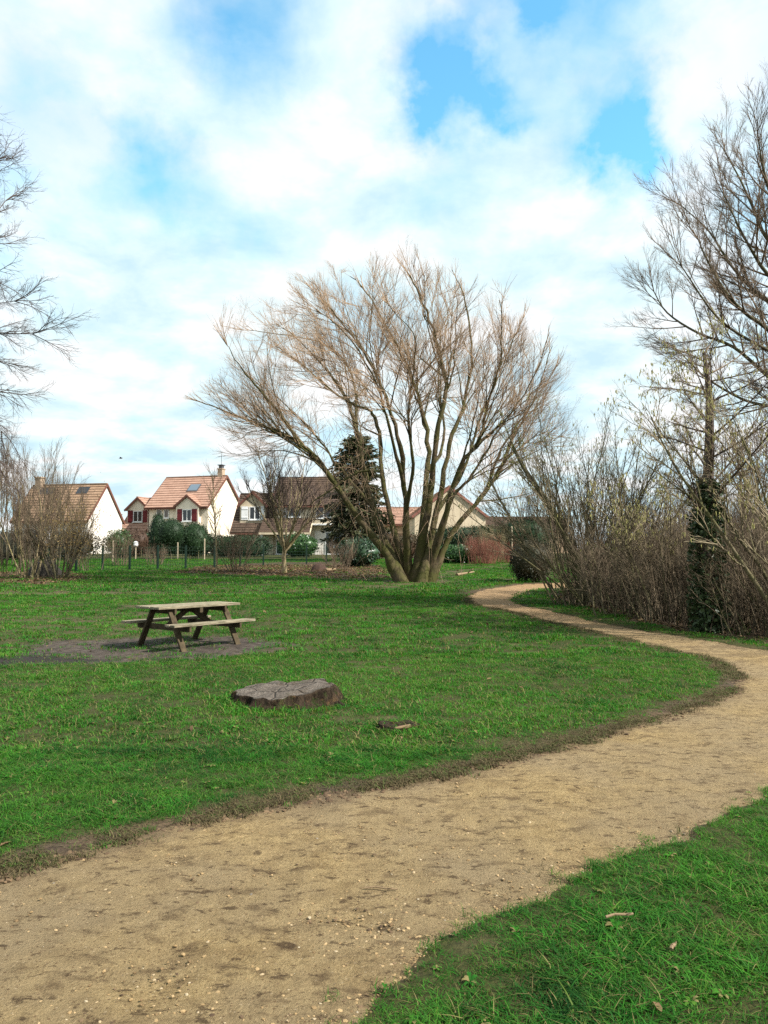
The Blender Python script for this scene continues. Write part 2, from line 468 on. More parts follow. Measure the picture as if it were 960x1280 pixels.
# pebbles pressed in: light and dark specks
vc = t.voro(70, P, 'F1', 'Color'); vd = t.voro(70, P)
pe = t.n('ShaderNodeSeparateColor'); t.l(vc, pe.inputs[0])
c = t.mix(t.math('MULTIPLY', t.ramp(pe.outputs[0], (0.88, 0), (0.98, .8)), t.ramp(vd, (0.30, 0.8), (0.42, 0))), c, (0.429, 0.328, 0.203))
c = t.mix(t.math('MULTIPLY', t.ramp(pe.outputs[1], (0.86, 0), (0.9, 1)), t.ramp(vd, (0.30, 0.75), (0.45, 0))), c, (0.125, 0.078, 0.043))
# scuffed damp marks, longer along the path
st = t.n('ShaderNodeMapping'); st.inputs['Rotation'].default_value = (0, 0, R(-28)); st.inputs['Scale'].default_value = (0.8, 1.35, 1); t.l(P, st.inputs[0])
sc_ = t.noise(6.5, 8, 0.70, st.outputs[0], 0.2)
c = t.mix(t.ramp(sc_, (0.53, 0), (0.63, 0.6)), c, (0.082, 0.053, 0.031))
sc2 = t.noise(11, 6, 0.7, st.outputs[0], 0.3)
c = t.mix(t.ramp(sc2, (0.57, 0), (0.63, 0.8)), c, (0.066, 0.043, 0.026))
c = t.mix(sp.outputs[0], c, t.mix(g1, (0.078, 0.053, 0.033), (0.164, 0.121, 0.078)))
c = t.mix(sp.outputs[1], c, t.mix(g2, (0.25, 0.160, 0.085), (0.34, 0.225, 0.130)))
hh = t.math('ADD', t.math('MULTIPLY', t.noise(90, 5, 0.8, P), 0.5), t.math('MULTIPLY', t.noise(11, 5, 0.7, P), 0.9))
t.bsdf(c, 0.95, t.bump(hh, 1.0, 0.045), 0.05)
M_PATH = t.m
me = np_mesh('path', np.stack([x, y, z], 1)[used], remap[q], M_PATH, True)
edge = sstep(-0.30, 0.08, ps + 0.25 * (fbm(x * 3, y * 3, 71) - 0.5))
inside_bend = poly_sdf(x, y, np.vstack([PATH_IN, [(-30, 40), (-30, -2)]])) < 0.5
edge = edge * np.where(inside_bend, 0.9, 0.12)
# a darker stretch where the path leaves the frame on the right
dm = np.sqrt(((x - 5.6) / 2.6) ** 2 + ((y - 12.9) / 1.3) ** 2) + (fbm(x, y, 81) - 0.5) * 1.2
edge = np.maximum(edge, (1 - sstep(0.5, 1.2, dm)) * 0.55 * sstep(0.35, 0.6, fbm(x * 2.5, y * 5, 83)))
farp = sstep(13, 20, y) * 0.8
a = me.color_attributes.new('mask', 'FLOAT_COLOR', 'POINT')
a.data.foreach_set('color', np.stack([edge, farp, 0 * x, 0 * x], 1)[used].astype(np.float32).ravel())
tag(link(bpy.data.objects.new('path', me)), kind='structure')

# ------------------------------------------------------------------ grass, leaves and gravel (uncountable: instanced)
t = NT('grass_blade'); P = t.pos()
huge = t.noise(0.16, 3, 0.6, P); big = t.noise(0.7, 5, 0.65, P); mid = t.noise(2.6, 6, 0.7, P)
c = t.mix(t.ramp(mid, (0.38, 0), (0.62, 1)), (0.014, 0.082, 0.011), (0.048, 0.220, 0.018))
c = t.mix(t.ramp(big, (0.44, 0), (0.62, 0.75)), c, (0.075, 0.231, 0.021))
c = t.mix(t.ramp(big, (0.32, 0.45), (0.46, 0)), c, (0.017, 0.087, 0.015))
c = t.mix(t.ramp(huge, (0.45, 0), (0.6, 0.35)), c, (0.063, 0.255, 0.018))
c = t.mix(t.ramp(t.rand(), (0.74, 0), (1.0, 0.55)), c, (0.150, 0.185, 0.035))
c = t.mix(t.ramp(t.isl(), (0.89, 0), (0.91, 0.85)), c, (0.25, 0.19, 0.085))
c = t.mix(t.ramp(t.isl(), (0.0, 0.6), (0.45, 0)), c, (0.008, 0.052, 0.009))
c = t.mix(1.0, c, t.ramp(t.rand(), (0.0, 0.5), (0.5, 1.0), (0.7, 1.0)), 'MULTIPLY')
t.bsdf(c, 0.6, None, 0.12, 0.38, 0.0, t.mix(1.0, c, (1.1, 1.25, 0.5), 'MULTIPLY'))
M_BLADE = t.m

def blades(n, rad, h, wd, lean, seed, seg=2):
    g = np.random.default_rng(seed)
    V = []; Q = []; T = []
    for i in range(n):
        a = g.uniform(0, 6.283); r = rad * math.sqrt(g.uniform()); bx, by = r * math.cos(a), r * math.sin(a)
        la = g.uniform(0, 6.283); hh = h * g.uniform(0.45, 1.15); ln = hh * lean * g.uniform(0.3, 1.5)
        dx, dy = math.cos(la), math.sin(la); ww = wd * g.uniform(0.7, 1.3) / 2
        k = len(V)
        for j in range(seg + 1):
            f = j / seg; wj = ww * (1 - f * 0.55)
            cx = bx + dx * ln * f * f; cy = by + dy * ln * f * f; cz = hh * (f - 0.25 * f * f * min(1.4, lean))
            if j == seg:
                V.append((cx, cy, cz))
            else:
                V += [(cx - dy * wj, cy + dx * wj, cz - 0.01 * (j == 0)), (cx + dy * wj, cy - dx * wj, cz - 0.01 * (j == 0))]
        for j in range(seg - 1):
            Q.append((k + 2 * j, k + 2 * j + 1, k + 2 * j + 3, k + 2 * j + 2))
        T.append((k + 2 * seg - 2, k + 2 * seg - 1, k + 2 * seg))
    return np.array(V), [np.array(Q).reshape(-1, 4), np.array(T)]

def rosette(n, L, wd, seed):
    g = np.random.default_rng(seed); V = []; Q = []
    for i in range(n):
        a = 6.283 * i / n + g.uniform(-.3, .3); l = L * g.uniform(.6, 1.1); ww = wd * g.uniform(.7, 1.2)
        dx, dy = math.cos(a), math.sin(a); k = len(V); up = g.uniform(.2, .6)
        for f, wf in ((0.1, .25), (0.5, 1), (0.85, .8), (1, .1)):
            zc = l * up * math.sin(f * 2.4) + 0.006
            V += [(dx * l * f - dy * ww * wf / 2, dy * l * f + dx * ww * wf / 2, zc), (dx * l * f + dy * ww * wf / 2, dy * l * f - dx * ww * wf / 2, zc)]
        for j in range(3): Q.append((k + 2 * j, k + 2 * j + 1, k + 2 * j + 3, k + 2 * j + 2))
    return np.array(V), np.array(Q)

SRC = bpy.data.collections.new('sources')     # never linked to the scene: only the shapes the scatter copies
def scatter(name, protos, P3, rot, scl, idx, tiltn=None):
    """one stuff object: points with attributes, instanced by geometry nodes"""
    c = bpy.data.collections.new(name + '_shapes')
    for i, (me) in enumerate(protos):
        o = bpy.data.objects.new('%s_%02d' % (name, i), me); c.objects.link(o)
    me = bpy.data.meshes.new(name)
    me.vertices.add(len(P3)); me.vertices.foreach_set('co', np.asarray(P3, np.float32).ravel())
    for nm, dat, ty in (('rot', rot, 'FLOAT_VECTOR'), ('scl', scl, 'FLOAT'), ('idx', idx, 'INT')):
        at_ = me.attributes.new(nm, ty, 'POINT')
        if ty == 'FLOAT_VECTOR': at_.data.foreach_set('vector', np.asarray(dat, np.float32).ravel())
        else: at_.data.foreach_set('value', np.asarray(dat, np.int32 if ty == 'INT' else np.float32))
    me.update()
    o = link(bpy.data.objects.new(name, me))
    tag(o, kind='stuff')
    g = bpy.data.node_groups.new(name + '_scatter', 'GeometryNodeTree')
    g.interface.new_socket('Geometry', in_out='INPUT', socket_type='NodeSocketGeometry')
    g.interface.new_socket('Geometry', in_out='OUTPUT', socket_type='NodeSocketGeometry')
    gi = g.nodes.new('NodeGroupInput'); go = g.nodes.new('NodeGroupOutput')
    ci = g.nodes.new('GeometryNodeCollectionInfo'); ci.inputs['Collection'].default_value = c
    ci.inputs['Separate Children'].default_value = True; ci.inputs['Reset Children'].default_value = True
    ip = g.nodes.new('GeometryNodeInstanceOnPoints'); ip.inputs['Pick Instance'].default_value = True
    L = g.links.new
    L(gi.outputs[0], ip.inputs['Points']); L(ci.outputs[0], ip.inputs['Instance'])
    for nm, ty, sock in (('rot', 'FLOAT_VECTOR', 'Rotation'), ('scl', 'FLOAT', 'Scale'), ('idx', 'INT', 'Instance Index')):
        na = g.nodes.new('GeometryNodeInputNamedAttribute'); na.data_type = ty; na.inputs['Name'].default_value = nm
        L(na.outputs['Attribute'], ip.inputs[sock])
    L(ip.outputs[0], go.inputs[0])
    md = o.modifiers.new('scatter', 'NODES'); md.node_group = g
    return o

protos = []
for i in range(4): v, f = blades(20, 0.06, 0.040, 0.0042, 1.6, 100 + i, 3); protos.append(np_mesh('tuft', v, f, M_BLADE))
for i in range(3): v, f = blades(22, 0.10, 0.048, 0.0065, 1.4, 200 + i); protos.append(np_mesh('tuft', v, f, M_BLADE))
for i in range(3): v, f = blades(30, 0.20, 0.060, 0.012, 1.2, 300 + i); protos.append(np_mesh('tuft', v, f, M_BLADE))
for i in range(3): v, f = blades(40, 0.38, 0.070, 0.024, 1.2, 400 + i); protos.append(np_mesh('tuft', v, f, M_BLADE))
for i in range(2): v, f = rosette(7, 0.032, 0.014, 500 + i); protos.append(np_mesh('tuft', v, f, M_BLADE))

GP = []; GR = []; GS = []; GI = []
def lawn_zone(d0, d1, dens, i0, ni, smin, smax):
    area = 0.5 * (d1 ** 2 - d0 ** 2) * 1.04 + (d1 - d0) * 5.0
    n = int(area * dens)
    dd = np.sqrt(rng.uniform(d0 ** 2 * .52 + 2.5 * d0, d1 ** 2 * .52 + 2.5 * d1, n) / .52 + (2.5 / .52 / 2) ** 2) - 2.5 / .52 / 2
    hw = 0.52 * dd + 2.5
    xx = rng.uniform(-1, 1, n) * hw
    so_, li_, we_, wt_, s_ = masks(xx, dd)
    keep = np.maximum(1 - so_, 0.10) * (1 - li_ * 0.93) * (1 - we_ * 0.72) * sstep(-0.13, 0.07, s_)
    clump = fbm(xx * 2.6, dd * 2.6, 91)
    keep = keep * (0.7 + 0.7 * sstep(0.25, 0.6, clump))
    k = rng.uniform(size=n) < keep
    xx, dd, s_, clump, we_ = xx[k], dd[k], s_[k], clump[k], we_[k]; m_ = len(xx)
    GP.append(np.stack([xx, dd, zbase(xx, dd) - 0.004], 1))
    GR.append(np.stack([rng.uniform(-.15, .15, m_), rng.uniform(-.15, .15, m_), rng.uniform(0, 6.28, m_)], 1))
    GS.append(rng.uniform(smin, smax, m_) * (0.65 + 0.75 * clump) * (0.6 + 0.4 * sstep(0.0, 0.5, s_)) * (1 - 0.35 * we_))
    GI.append(rng.integers(i0, i0 + ni, m_))
lawn_zone(2.0, 6.5, 700, 0, 4, 0.7, 1.2)
lawn_zone(6.3, 12.5, 190, 4, 3, 0.7, 1.2)
lawn_zone(12, 25, 38, 7, 3, 0.7, 1.15)
lawn_zone(24, 62, 9, 10, 3, 0.7, 1.2)
lawn_zone(2.0, 7.5, 16, 13, 2, 0.6, 1.5)
for (cx_, cy_, ra, rb, n_) in ((*ground_at(354, 877), .46, .74, 260), (*ground_at(498, 911), .14, .26, 60), (TABLE_C[0] - .2, TABLE_C[1] - .1, .2, 1.0, 60)):
    an = rng.uniform(0, 6.283, n_); rr = rng.uniform(ra, rb, n_); xx = cx_ + rr * np.cos(an) * 1.08; dd = cy_ + rr * np.sin(an)
    GP.append(np.stack([xx, dd, zbase(xx, dd) - .004], 1)); GR.append(np.stack([rng.uniform(-.3, .3, n_), rng.uniform(-.3, .3, n_), rng.uniform(0, 6.28, n_)], 1))
    GS.append(rng.uniform(.8, 1.7, n_)); GI.append(rng.integers(4, 7, n_))
scatter('grass', protos, np.vstack(GP), np.vstack(GR), np.concatenate(GS), np.concatenate(GI))
print('grass tufts', sum(len(g) for g in GS))

# short dry tufts and crumbs on the trodden margins
t = NT('dry_blade'); c = t.mix(t.isl(), (0.040, 0.029, 0.014), (0.115, 0.088, 0.042)); c = t.mix(t.ramp(t.rand(), (0.6, 0), (0.9, 0.7)), c, (0.06, 0.10, 0.02))
t.bsdf(c, 0.8, None, 0.2, 0.2); M_DRYBLADE = t.m
dp = []
for i in range(3): v, f = blades(14, 0.07, 0.028, 0.005, 1.8, 600 + i); dp.append(np_mesh('dry_tuft', v, f, M_DRYBLADE))
n = 42000
dd = np.sqrt(rng.uniform(2.4 ** 2, 26 ** 2, n)); xx = rng.uniform(-1, 1, n) * (0.52 * dd + 2)
ii = rng.integers(10, 90, 40000); pp = PATH_IN[ii] + (PATH_IN[ii + 1] - PATH_IN[ii]) * rng.uniform(0, 1, (40000, 1)) + rng.normal(0, .24, (40000, 2))
xx = np.concatenate([xx, pp[:, 0]]); dd = np.concatenate([dd, pp[:, 1]]); n = len(xx)
so_, li_, we_, wt_, s_ = masks(xx, dd)
p = (np.clip(so_ * 0.5, 0, 1) * (s_ > -0.03) + 0.6 * we_ * (s_ > .1) + .25 * ((s_ > -.12) & (s_ < .15))) * (1 - .7 * np.clip(wt_ * 1.5, 0, 1))
k = rng.uniform(size=n) < p * sstep(.25, .55, fbm(xx * 3, dd * 3, 301)) * np.where(dd < 8, 1, .7); xx, dd = xx[k], dd[k]; m_ = len(xx)
scatter('dry_grass', dp, np.stack([xx, dd, zbase(xx, dd) - .012], 1), np.stack([rng.uniform(-.2, .2, m_), rng.uniform(-.2, .2, m_), rng.uniform(0, 6.28, m_)], 1), rng.uniform(.5, 1.2, m_) * np.where(dd > 10, 1.4, 1), rng.integers(0, 3, m_))
print('dry tufts', m_)

# loose stones
def pebble(seed, mat, flat=0.62):
    g = np.random.default_rng(seed)
    import bmesh
    bm = bmesh.new(); bmesh.ops.create_icosphere(bm, subdivisions=1, radius=0.5)
    for v in bm.verts: v.co = v.co * g.uniform(0.78, 1.15); v.co.z *= flat; v.co.x *= 1.25
    me = bpy.data.meshes.new('pebble'); bm.to_mesh(me); bm.free(); me.materials.append(mat)
    return me
t = NT('pebble'); c = t.ramp(t.rand(), (0.0, (0.12, 0.075, 0.035)), (0.3, (0.22, 0.145, 0.065)), (0.8, (0.32, 0.22, 0.11)), (0.97, (0.33, 0.27, 0.18)), (1.0, (0.13, 0.11, 0.09)))
t.bsdf(c, 0.8, None, 0.3); M_PEB = t.m
t = NT('clod'); c = t.ramp(t.rand(), (0.0, (0.053, 0.034, 0.021)), (1.0, (0.143, 0.094, 0.053)))
t.bsdf(c, 0.95, None, 0.2); M_CLOD = t.m
n = 60000
dd = np.concatenate([rng.uniform(2.2, 13, 60000), rng.uniform(2.2, 5.6, 90000)]); n = len(dd); xx = rng.uniform(-1, 1, n) * (0.52 * dd + 1.5)
s = path_s(xx, dd)
right_edge = poly_sdf(xx, dd, np.vstack([PATH_OUT[:55], [(20, 5), (20, -4)]]))
p = np.where(s < 0.06, 0.035, 0) + np.where(s < 0.22, 0.9 * np.exp(-np.abs(s) / 0.25) * (1 - sstep(3.6, 5.2, dd)) * (xx > -1.2), 0)
p = p * (0.5 + sstep(0.45, 0.6, fbm(xx * 2, dd * 2, 201)))
k = rng.uniform(size=n) < p
xx, dd, s = xx[k], dd[k], s[k]; m_ = len(xx)
sc = 0.004 + 0.015 * rng.uniform(size=m_) ** 3.2
scatter('gravel', [pebble(i, M_PEB) for i in range(4)] + [pebble(9, M_CLOD, 0.4)], np.stack([xx, dd, zbase(xx, dd) - 0.016 + sc * 0.15], 1),
        np.stack([rng.uniform(-.3, .3, m_), rng.uniform(-.3, .3, m_), rng.uniform(0, 6.28, m_)], 1), sc, rng.choice([0, 1, 2, 3, 4], m_, p=[.2, .2, .2, .22, .18]))
print('gravel', m_)

# crumbs of dark soil along the worn edge
ii = rng.integers(10, 90, 9000); pp = PATH_IN[ii] + (PATH_IN[ii + 1] - PATH_IN[ii]) * rng.uniform(0, 1, (9000, 1)) + rng.normal(0.0, .17, (9000, 2))
s_ = path_s(pp[:, 0], pp[:, 1]); k = (s_ > -.16) & (s_ < .3) & (pp[:, 1] > 2); pp = pp[k]; m_ = len(pp)
scatter('soil_crumbs', [pebble(20 + i, M_CLOD, .6) for i in range(3)], np.stack([pp[:, 0], pp[:, 1], zbase(pp[:, 0], pp[:, 1]) - .014], 1), np.stack([rng.uniform(-.3, .3, m_), rng.uniform(-.3, .3, m_), rng.uniform(0, 6.28, m_)], 1), .008 + .035 * rng.uniform(size=m_) ** 3, rng.integers(0, 3, m_))

# dead leaves
t = NT('dead_leaf'); c = t.ramp(t.rand(), (0.0, (0.050, 0.030, 0.016)), (0.5, (0.120, 0.074, 0.036)), (1.0, (0.23, 0.16, 0.08)))
t.bsdf(c, 0.8, None, 0.2, 0.2); M_DLEAF = t.m
def leafmesh(L, W_, curl):
    V = [(-L / 2, 0, 0.0), (-L / 5, -W_ / 2, curl), (-L / 5, W_ / 2, curl), (L / 5, -W_ / 2, curl * .7), (L / 5, W_ / 2, curl * .8), (L / 2, 0, curl * .5), (0, 0, 0)]
    return np_mesh('leaf', np.array(V), [np.array([(0, 1, 6), (0, 6, 2), (1, 3, 6), (6, 4, 2), (3, 5, 6), (6, 5, 4)])], M_DLEAF)
n = 60000
dd = np.sqrt(rng.uniform(2.4 ** 2, 50 ** 2, n)); xx = rng.uniform(-1, 1, n) * (0.52 * dd + 2)
so_, li_, we_, wt_, s_ = masks(xx, dd)
p = 0.9 * li_ + 0.012 * (s_ > 0) + 0.10 * np.exp(-((xx + 14) / 6) ** 2 - ((dd - 32) / 5) ** 2) + 0.02 * we_
k = rng.uniform(size=n) < p * np.where(dd > 10, 1, 0.6); xx, dd = xx[k], dd[k]; m_ = len(xx)
scatter('fallen_leaves', [leafmesh(.07, .04, .015), leafmesh(.05, .035, .02), leafmesh(.09, .03, .01)], np.stack([xx, dd, zbase(xx, dd) + 0.008 + 0.015 * rng.uniform(size=m_)], 1),
        np.stack([rng.uniform(-.5, .5, m_), rng.uniform(-.5, .5, m_), rng.uniform(0, 6.28, m_)], 1), rng.uniform(.7, 1.3, m_) * np.where(dd > 15, 1.5, 0.8), rng.integers(0, 3, m_))
print('leaves', m_)
# ------------------------------------------------------------------ materials for built things
def mat_roof(name, c0, c1, c2):
    t = NT(name)
    i = t.isl(); v = t.obj()
    c = t.mix(t.ramp(t.noise(1.3, 5, 0.65, v), (0.35, 0), (0.65, 1)), c0, c1)
    c = t.mix(t.ramp(t.noise(9, 3, 0.6, t.scale(v, (1, 1, 1))), (0.45, 0), (0.7, 0.7)), c, c2)
    return t.bsdf(c, 0.85, t.bump(t.noise(12, 3, 0.5, t.scale(v, (3, .5, .5))), 0.5, 0.03), 0.2)
M_TERRA = mat_roof('terracotta_tiles', (0.30, 0.175, 0.125), (0.40, 0.25, 0.185), (0.21, 0.125, 0.092))
M_TERRA_OLD = mat_roof('weathered_terracotta', (0.24, 0.150, 0.095), (0.33, 0.215, 0.14), (0.13, 0.09, 0.06))
M_BROWNTILE = mat_roof('brown_tiles', (0.070, 0.045, 0.033), (0.107, 0.070, 0.049), (0.045, 0.033, 0.026))
M_CREAM = mat_plain('cream_render', (0.68, 0.59, 0.47), (0.76, 0.67, 0.54), 0.7, 0.9)
M_WHITEWALL = mat_plain('white_render', (0.671, 0.619, 0.550), (0.722, 0.679, 0.619), 0.7, 0.9)
M_BEIGE = mat_plain('beige_render', (0.50, 0.42, 0.30), (0.60, 0.51, 0.38), 0.7, 0.9)
M_SAND = mat_plain('sand_render', (0.50, 0.41, 0.28), (0.58, 0.48, 0.34), 0.8, 0.9)
M_ORANGEWALL = mat_plain('ochre_render', (0.42, 0.29, 0.19), (0.5, 0.36, 0.24), 0.8, 0.9)
for m_ in (M_CREAM, M_WHITEWALL, M_BEIGE, M_SAND, M_ORANGEWALL):
    nt = m_.node_tree; b_ = next(n for n in nt.nodes if n.type == 'BSDF_PRINCIPLED'); src = b_.inputs['Base Color'].links[0].from_socket
    k = NT.__new__(NT); k.m = m_; k.t = nt
    st_ = k.ramp(k.noise(1.1, 6, 0.7, k.scale(k.obj(), (1.6, 1.6, .25))), (0.50, 0.0), (0.72, 0.45))
    nt.links.new(k.mix(st_, src, (0.30, 0.26, 0.20)), b_.inputs['Base Color'])
M_MAROON = mat_plain('maroon_paint', (0.105, 0.010, 0.013), (0.14, 0.016, 0.018), 3, 0.6)
M_VERGE = mat_plain('brown_verge', (0.11, 0.045, 0.03), (0.15, 0.06, 0.04), 3, 0.7)
M_REDVERGE = mat_plain('red_verge_tile', (0.19, 0.075, 0.055), (0.25, 0.10, 0.075), 3, 0.7)
M_WHITE = mat_plain('white_paint', (0.654, 0.654, 0.636), (0.705, 0.705, 0.688), 2, 0.5)
M_STONE = mat_plain('chimney_stone', (0.30, 0.22, 0.15), (0.42, 0.33, 0.24), 3, 0.9)
M_METAL = mat_plain('dark_metal', (0.06, 0.06, 0.065), (0.09, 0.09, 0.095), 3, 0.5)
M_ZINC = mat_plain('zinc', (0.28, 0.29, 0.30), (0.36, 0.37, 0.38), 3, 0.45)
t = NT('window_glass'); t.bsdf((0.02, 0.024, 0.028), 0.08, None, 0.6); M_GLASS = t.m
t = NT('roof_window_glass'); t.bsdf((0.09, 0.13, 0.17), 0.12, None, 0.9); M_SKYL = t.m
M_SOLAR = mat_plain('dark_roof_panel', (0.02, 0.025, 0.03), (0.03, 0.035, 0.045), 3, 0.35)

# ------------------------------------------------------------------ house kit (local: x along the front, y into the depth, front faces -y)
def roof_slope(mb, e0, e1, r0, r1, th=0.10, course=0.34):
    """tiled slope from eave edge e0-e1 to ridge edge r0-r1 laid as overlapping courses"""
    e0, e1, r0, r1 = map(Vector, (e0, e1, r0, r1))
    n = max(2, int(((r0 - e0).length + (r1 - e1).length) / 2 / course))
    nor = (e1 - e0).cross(r0 - e0).normalized()
    if nor.z < 0: nor = -nor
    for i in range(n):
        a, b = i / n, min(1.0, (i + 1.12) / n)
        lo0, lo1 = e0.lerp(r0, a) + nor * 0.075, e1.lerp(r1, a) + nor * 0.075
        hi0, hi1 = e0.lerp(r0, b) + nor * 0.012, e1.lerp(r1, b) + nor * 0.012
        bl0, bl1 = e0.lerp(r0, a) + nor * -0.01, e1.lerp(r1, a) + nor * -0.01
        k = [lo0, lo1, hi1, hi0, bl0, bl1]
        mb.poly(k, [(0, 1, 2, 3), (4, 5, 1, 0), (4, 0, 3), (1, 5, 2)])
    # deck under the tiles
    d = nor * -th
    P = [e0, e1, r1, r0, e0 + d, e1 + d, r1 + d, r0 + d]
    mb.poly(P, [(0, 1, 2, 3), (7, 6, 5, 4), (0, 4, 5, 1), (1, 5, 6, 2), (2, 6, 7, 3), (3, 7, 4, 0)])

def wall_block(parent, x0, x1, y0, y1, he, hr, axis, mat, z0=-0.6):
    mb = MB()
    if axis == 'x':
        ym = (y0 + y1) / 2
        P = [(x, y, z) for x in (x0, x1) for (y, z) in ((y0, z0), (y1, z0), (y1, he), (ym, hr), (y0, he))]
    else:
        xm = (x0 + x1) / 2
        P = [(x, y, z) for y in (y0, y1) for (x, z) in ((x0, z0), (x1, z0), (x1, he), (xm, hr), (x0, he))]
    mb.poly(P, [(0, 1, 2, 3, 4), (9, 8, 7, 6, 5)] + [(i, i + 5, (i + 1) % 5 + 5, (i + 1) % 5) for i in range(5)])
    return mb.build('wall', mat, parent)

def gable_roof(parent, x0, x1, y0, y1, he, hr, axis, mat, ov=0.35, vo=0.25, vmat=None, course=0.34, sides=(1, 1)):
    mb = MB(); vb = MB()
    if axis == 'x':
        ym = (y0 + y1) / 2; k = (hr - he) / (ym - y0)
        for s, ye in ((sides[0], y0 - ov), (sides[1], y1 + ov)):
            if not s: continue
            ze = he - ov * k + 0.06
            roof_slope(mb, (x0 - vo, ye, ze), (x1 + vo, ye, ze), (x0 - vo, ym, hr + 0.06), (x1 + vo, ym, hr + 0.06), course=course)
            for xv in (x0 - vo - 0.02, x1 + vo + 0.02):
                vb.bar((xv, ye, ze - 0.06), (xv, ym, hr), 0.06, 0.22)
        mb.bar((x0 - vo, ym, hr + 0.11), (x1 + vo, ym, hr + 0.11), 0.26, 0.12)
        vb.bar((x0 - vo, y0 - ov - 0.06, he - ov * k - 0.06), (x1 + vo, y0 - ov - 0.06, he - ov * k - 0.06), 0.10, 0.14)
    else:
        xm = (x0 + x1) / 2; k = (hr - he) / (xm - x0)
        for s, xe in ((sides[0], x0 - ov), (sides[1], x1 + ov)):
            if not s: continue
            ze = he - ov * k + 0.06
            roof_slope(mb, (xe, y0 - vo, ze), (xe, y1, ze), (xm, y0 - vo, hr + 0.06), (xm, y1, hr + 0.06), course=course)
            vb.bar((xe, y0 - vo - 0.02, ze - 0.06), (xm, y0 - vo - 0.02, hr), 0.06, 0.22)
        mb.bar((xm, y0 - vo, hr + 0.11), (xm, y1, hr + 0.11), 0.24, 0.12)
    rf = mb.build('roof', mat, parent)
    if vmat and vb.v: vb.build('verge_board', vmat, rf)
    return rf

def window(parent, xc, y, zc, w_, h, face='y', mull=1, frame=M_WHITE, glass=M_GLASS, rows=0):
    """window on a wall facing -y (face y) or +x (face x); the frame is the part, pane and sill its sub-parts"""
    def M(a, b): return a
    mb = MB(); f = 0.075
    def bx(m, u0, u1, d0, d1, z0, z1):
        if face == 'y': m.box(xc + u0, xc + u1, y + d0, y + d1, z0, z1)
        else: m.box(y - d1, y - d0, xc + u0, xc + u1, z0, z1)
    bx(mb, -w_ / 2, -w_ / 2 + f, -0.07, 0.02, zc - h / 2, zc + h / 2)
    bx(mb, w_ / 2 - f, w_ / 2, -0.07, 0.02, zc - h / 2, zc + h / 2)
    bx(mb, -w_ / 2 + f, w_ / 2 - f, -0.07, 0.02, zc - h / 2, zc - h / 2 + f)
    bx(mb, -w_ / 2 + f, w_ / 2 - f, -0.07, 0.02, zc + h / 2 - f, zc + h / 2)
    for i in range(mull):
        u = -w_ / 2 + w_ * (i + 1) / (mull + 1)
        bx(mb, u - 0.05, u + 0.05, -0.06, 0.02, zc - h / 2 + f, zc + h / 2 - f)
    for i in range(rows):
        zz = zc - h / 2 + h * (i + 1) / (rows + 1)
        bx(mb, -w_ / 2 + f, w_ / 2 - f, -0.055, 0.02, zz - 0.025, zz + 0.025)
    o = mb.build('window', frame, parent)
    g = MB(); bx(g, -w_ / 2 + f, w_ / 2 - f, -0.025, 0.01, zc - h / 2 + f, zc + h / 2 - f); g.build('pane', glass, o)
    s = MB(); bx(s, -w_ / 2 - 0.08, w_ / 2 + 0.08, -0.16, 0.01, zc - h / 2 - 0.09, zc - h / 2 - 0.003); s.build('sill', frame, o)
    return o

def shutter(parent, xc, y, zc, w_, h, mat=None):
    mb = MB(); mb.box(xc - w_ / 2, xc + w_ / 2, y - 0.055, y - 0.012, zc - h / 2, zc + h / 2)
    for k in (-0.32, 0.32): mb.box(xc - w_ / 2 + 0.03, xc + w_ / 2 - 0.03, y - 0.085, y - 0.056, zc + k * h - 0.06, zc + k * h + 0.06)
    return mb.build('shutter', mat or M_MAROON, parent)

def house_at(name, label, cat, px, Y, yaw, group=None):
    p = at(px, 695, Y)
    return thing(name, label, cat, (p.x, Y, zb(p.x, Y)), yaw, group)

# --- red shuttered house; origin = its front right corner
h = house_at('cream_house', 'cream two-storey house with dark red shutters, terracotta roof and a roof window', 'house', 259, 84, R(-17))
wall_block(h, -7.6, 0, 0, 8, 5.25, 8.75, 'x', M_CREAM)
rf = gable_roof(h, -7.6, 0, 0, 8, 5.25, 8.75, 'x', M_TERRA, 0.35, 0.18, M_VERGE, 0.42)
c = MB(); c.box(-1.0, -0.4, 3.8, 4.5, 8.3, 9.6); c.box(-1.06, -0.34, 3.74, 4.56, 9.6, 9.7); cc_ = c.build('chimney', M_STONE, rf)
c = MB(); c.box(-0.9, -0.5, 3.9, 4.4, 9.7, 10.05); c.box(-1.02, -0.38, 3.8, 4.5, 10.05, 10.14); c.build('chimney_cowl', M_METAL, rf)
c = MB(); c.cyl((-0.62, 4.0, 9.7), (-0.62, 4.0, 11.4), 0.03, 0.025, 6); c.bar((-1.1, 4.0, 11.1), (-0.1, 4.0, 11.1), 0.03, 0.03)
for i in range(4): c.bar((-1.0 + i * 0.28, 3.75, 11.1), (-1.0 + i * 0.28, 4.25, 11.1), 0.02, 0.02)
c.build('aerial', M_METAL, rf)
sl_ = (8.75 - 5.25) / 4
def on_slope(x, y): return (x, y, 5.25 + sl_ * y + 0.13)
c = MB(); c.bar(on_slope(-3.1, 1.75), on_slope(-3.1, 2.75), 1.35, 0.16, (0, -sl_, 1)); sk = c.build('roof_window', M_METAL, rf)
c = MB(); c.bar(tuple(Vector(on_slope(-3.1, 1.83)) + Vector((0, 0, .09))), tuple(Vector(on_slope(-3.1, 2.67)) + Vector((0, 0, .09))), 1.17, 0.04, (0, -sl_, 1)); sk2 = c.build('roof_window_pane', M_SKYL, rf)
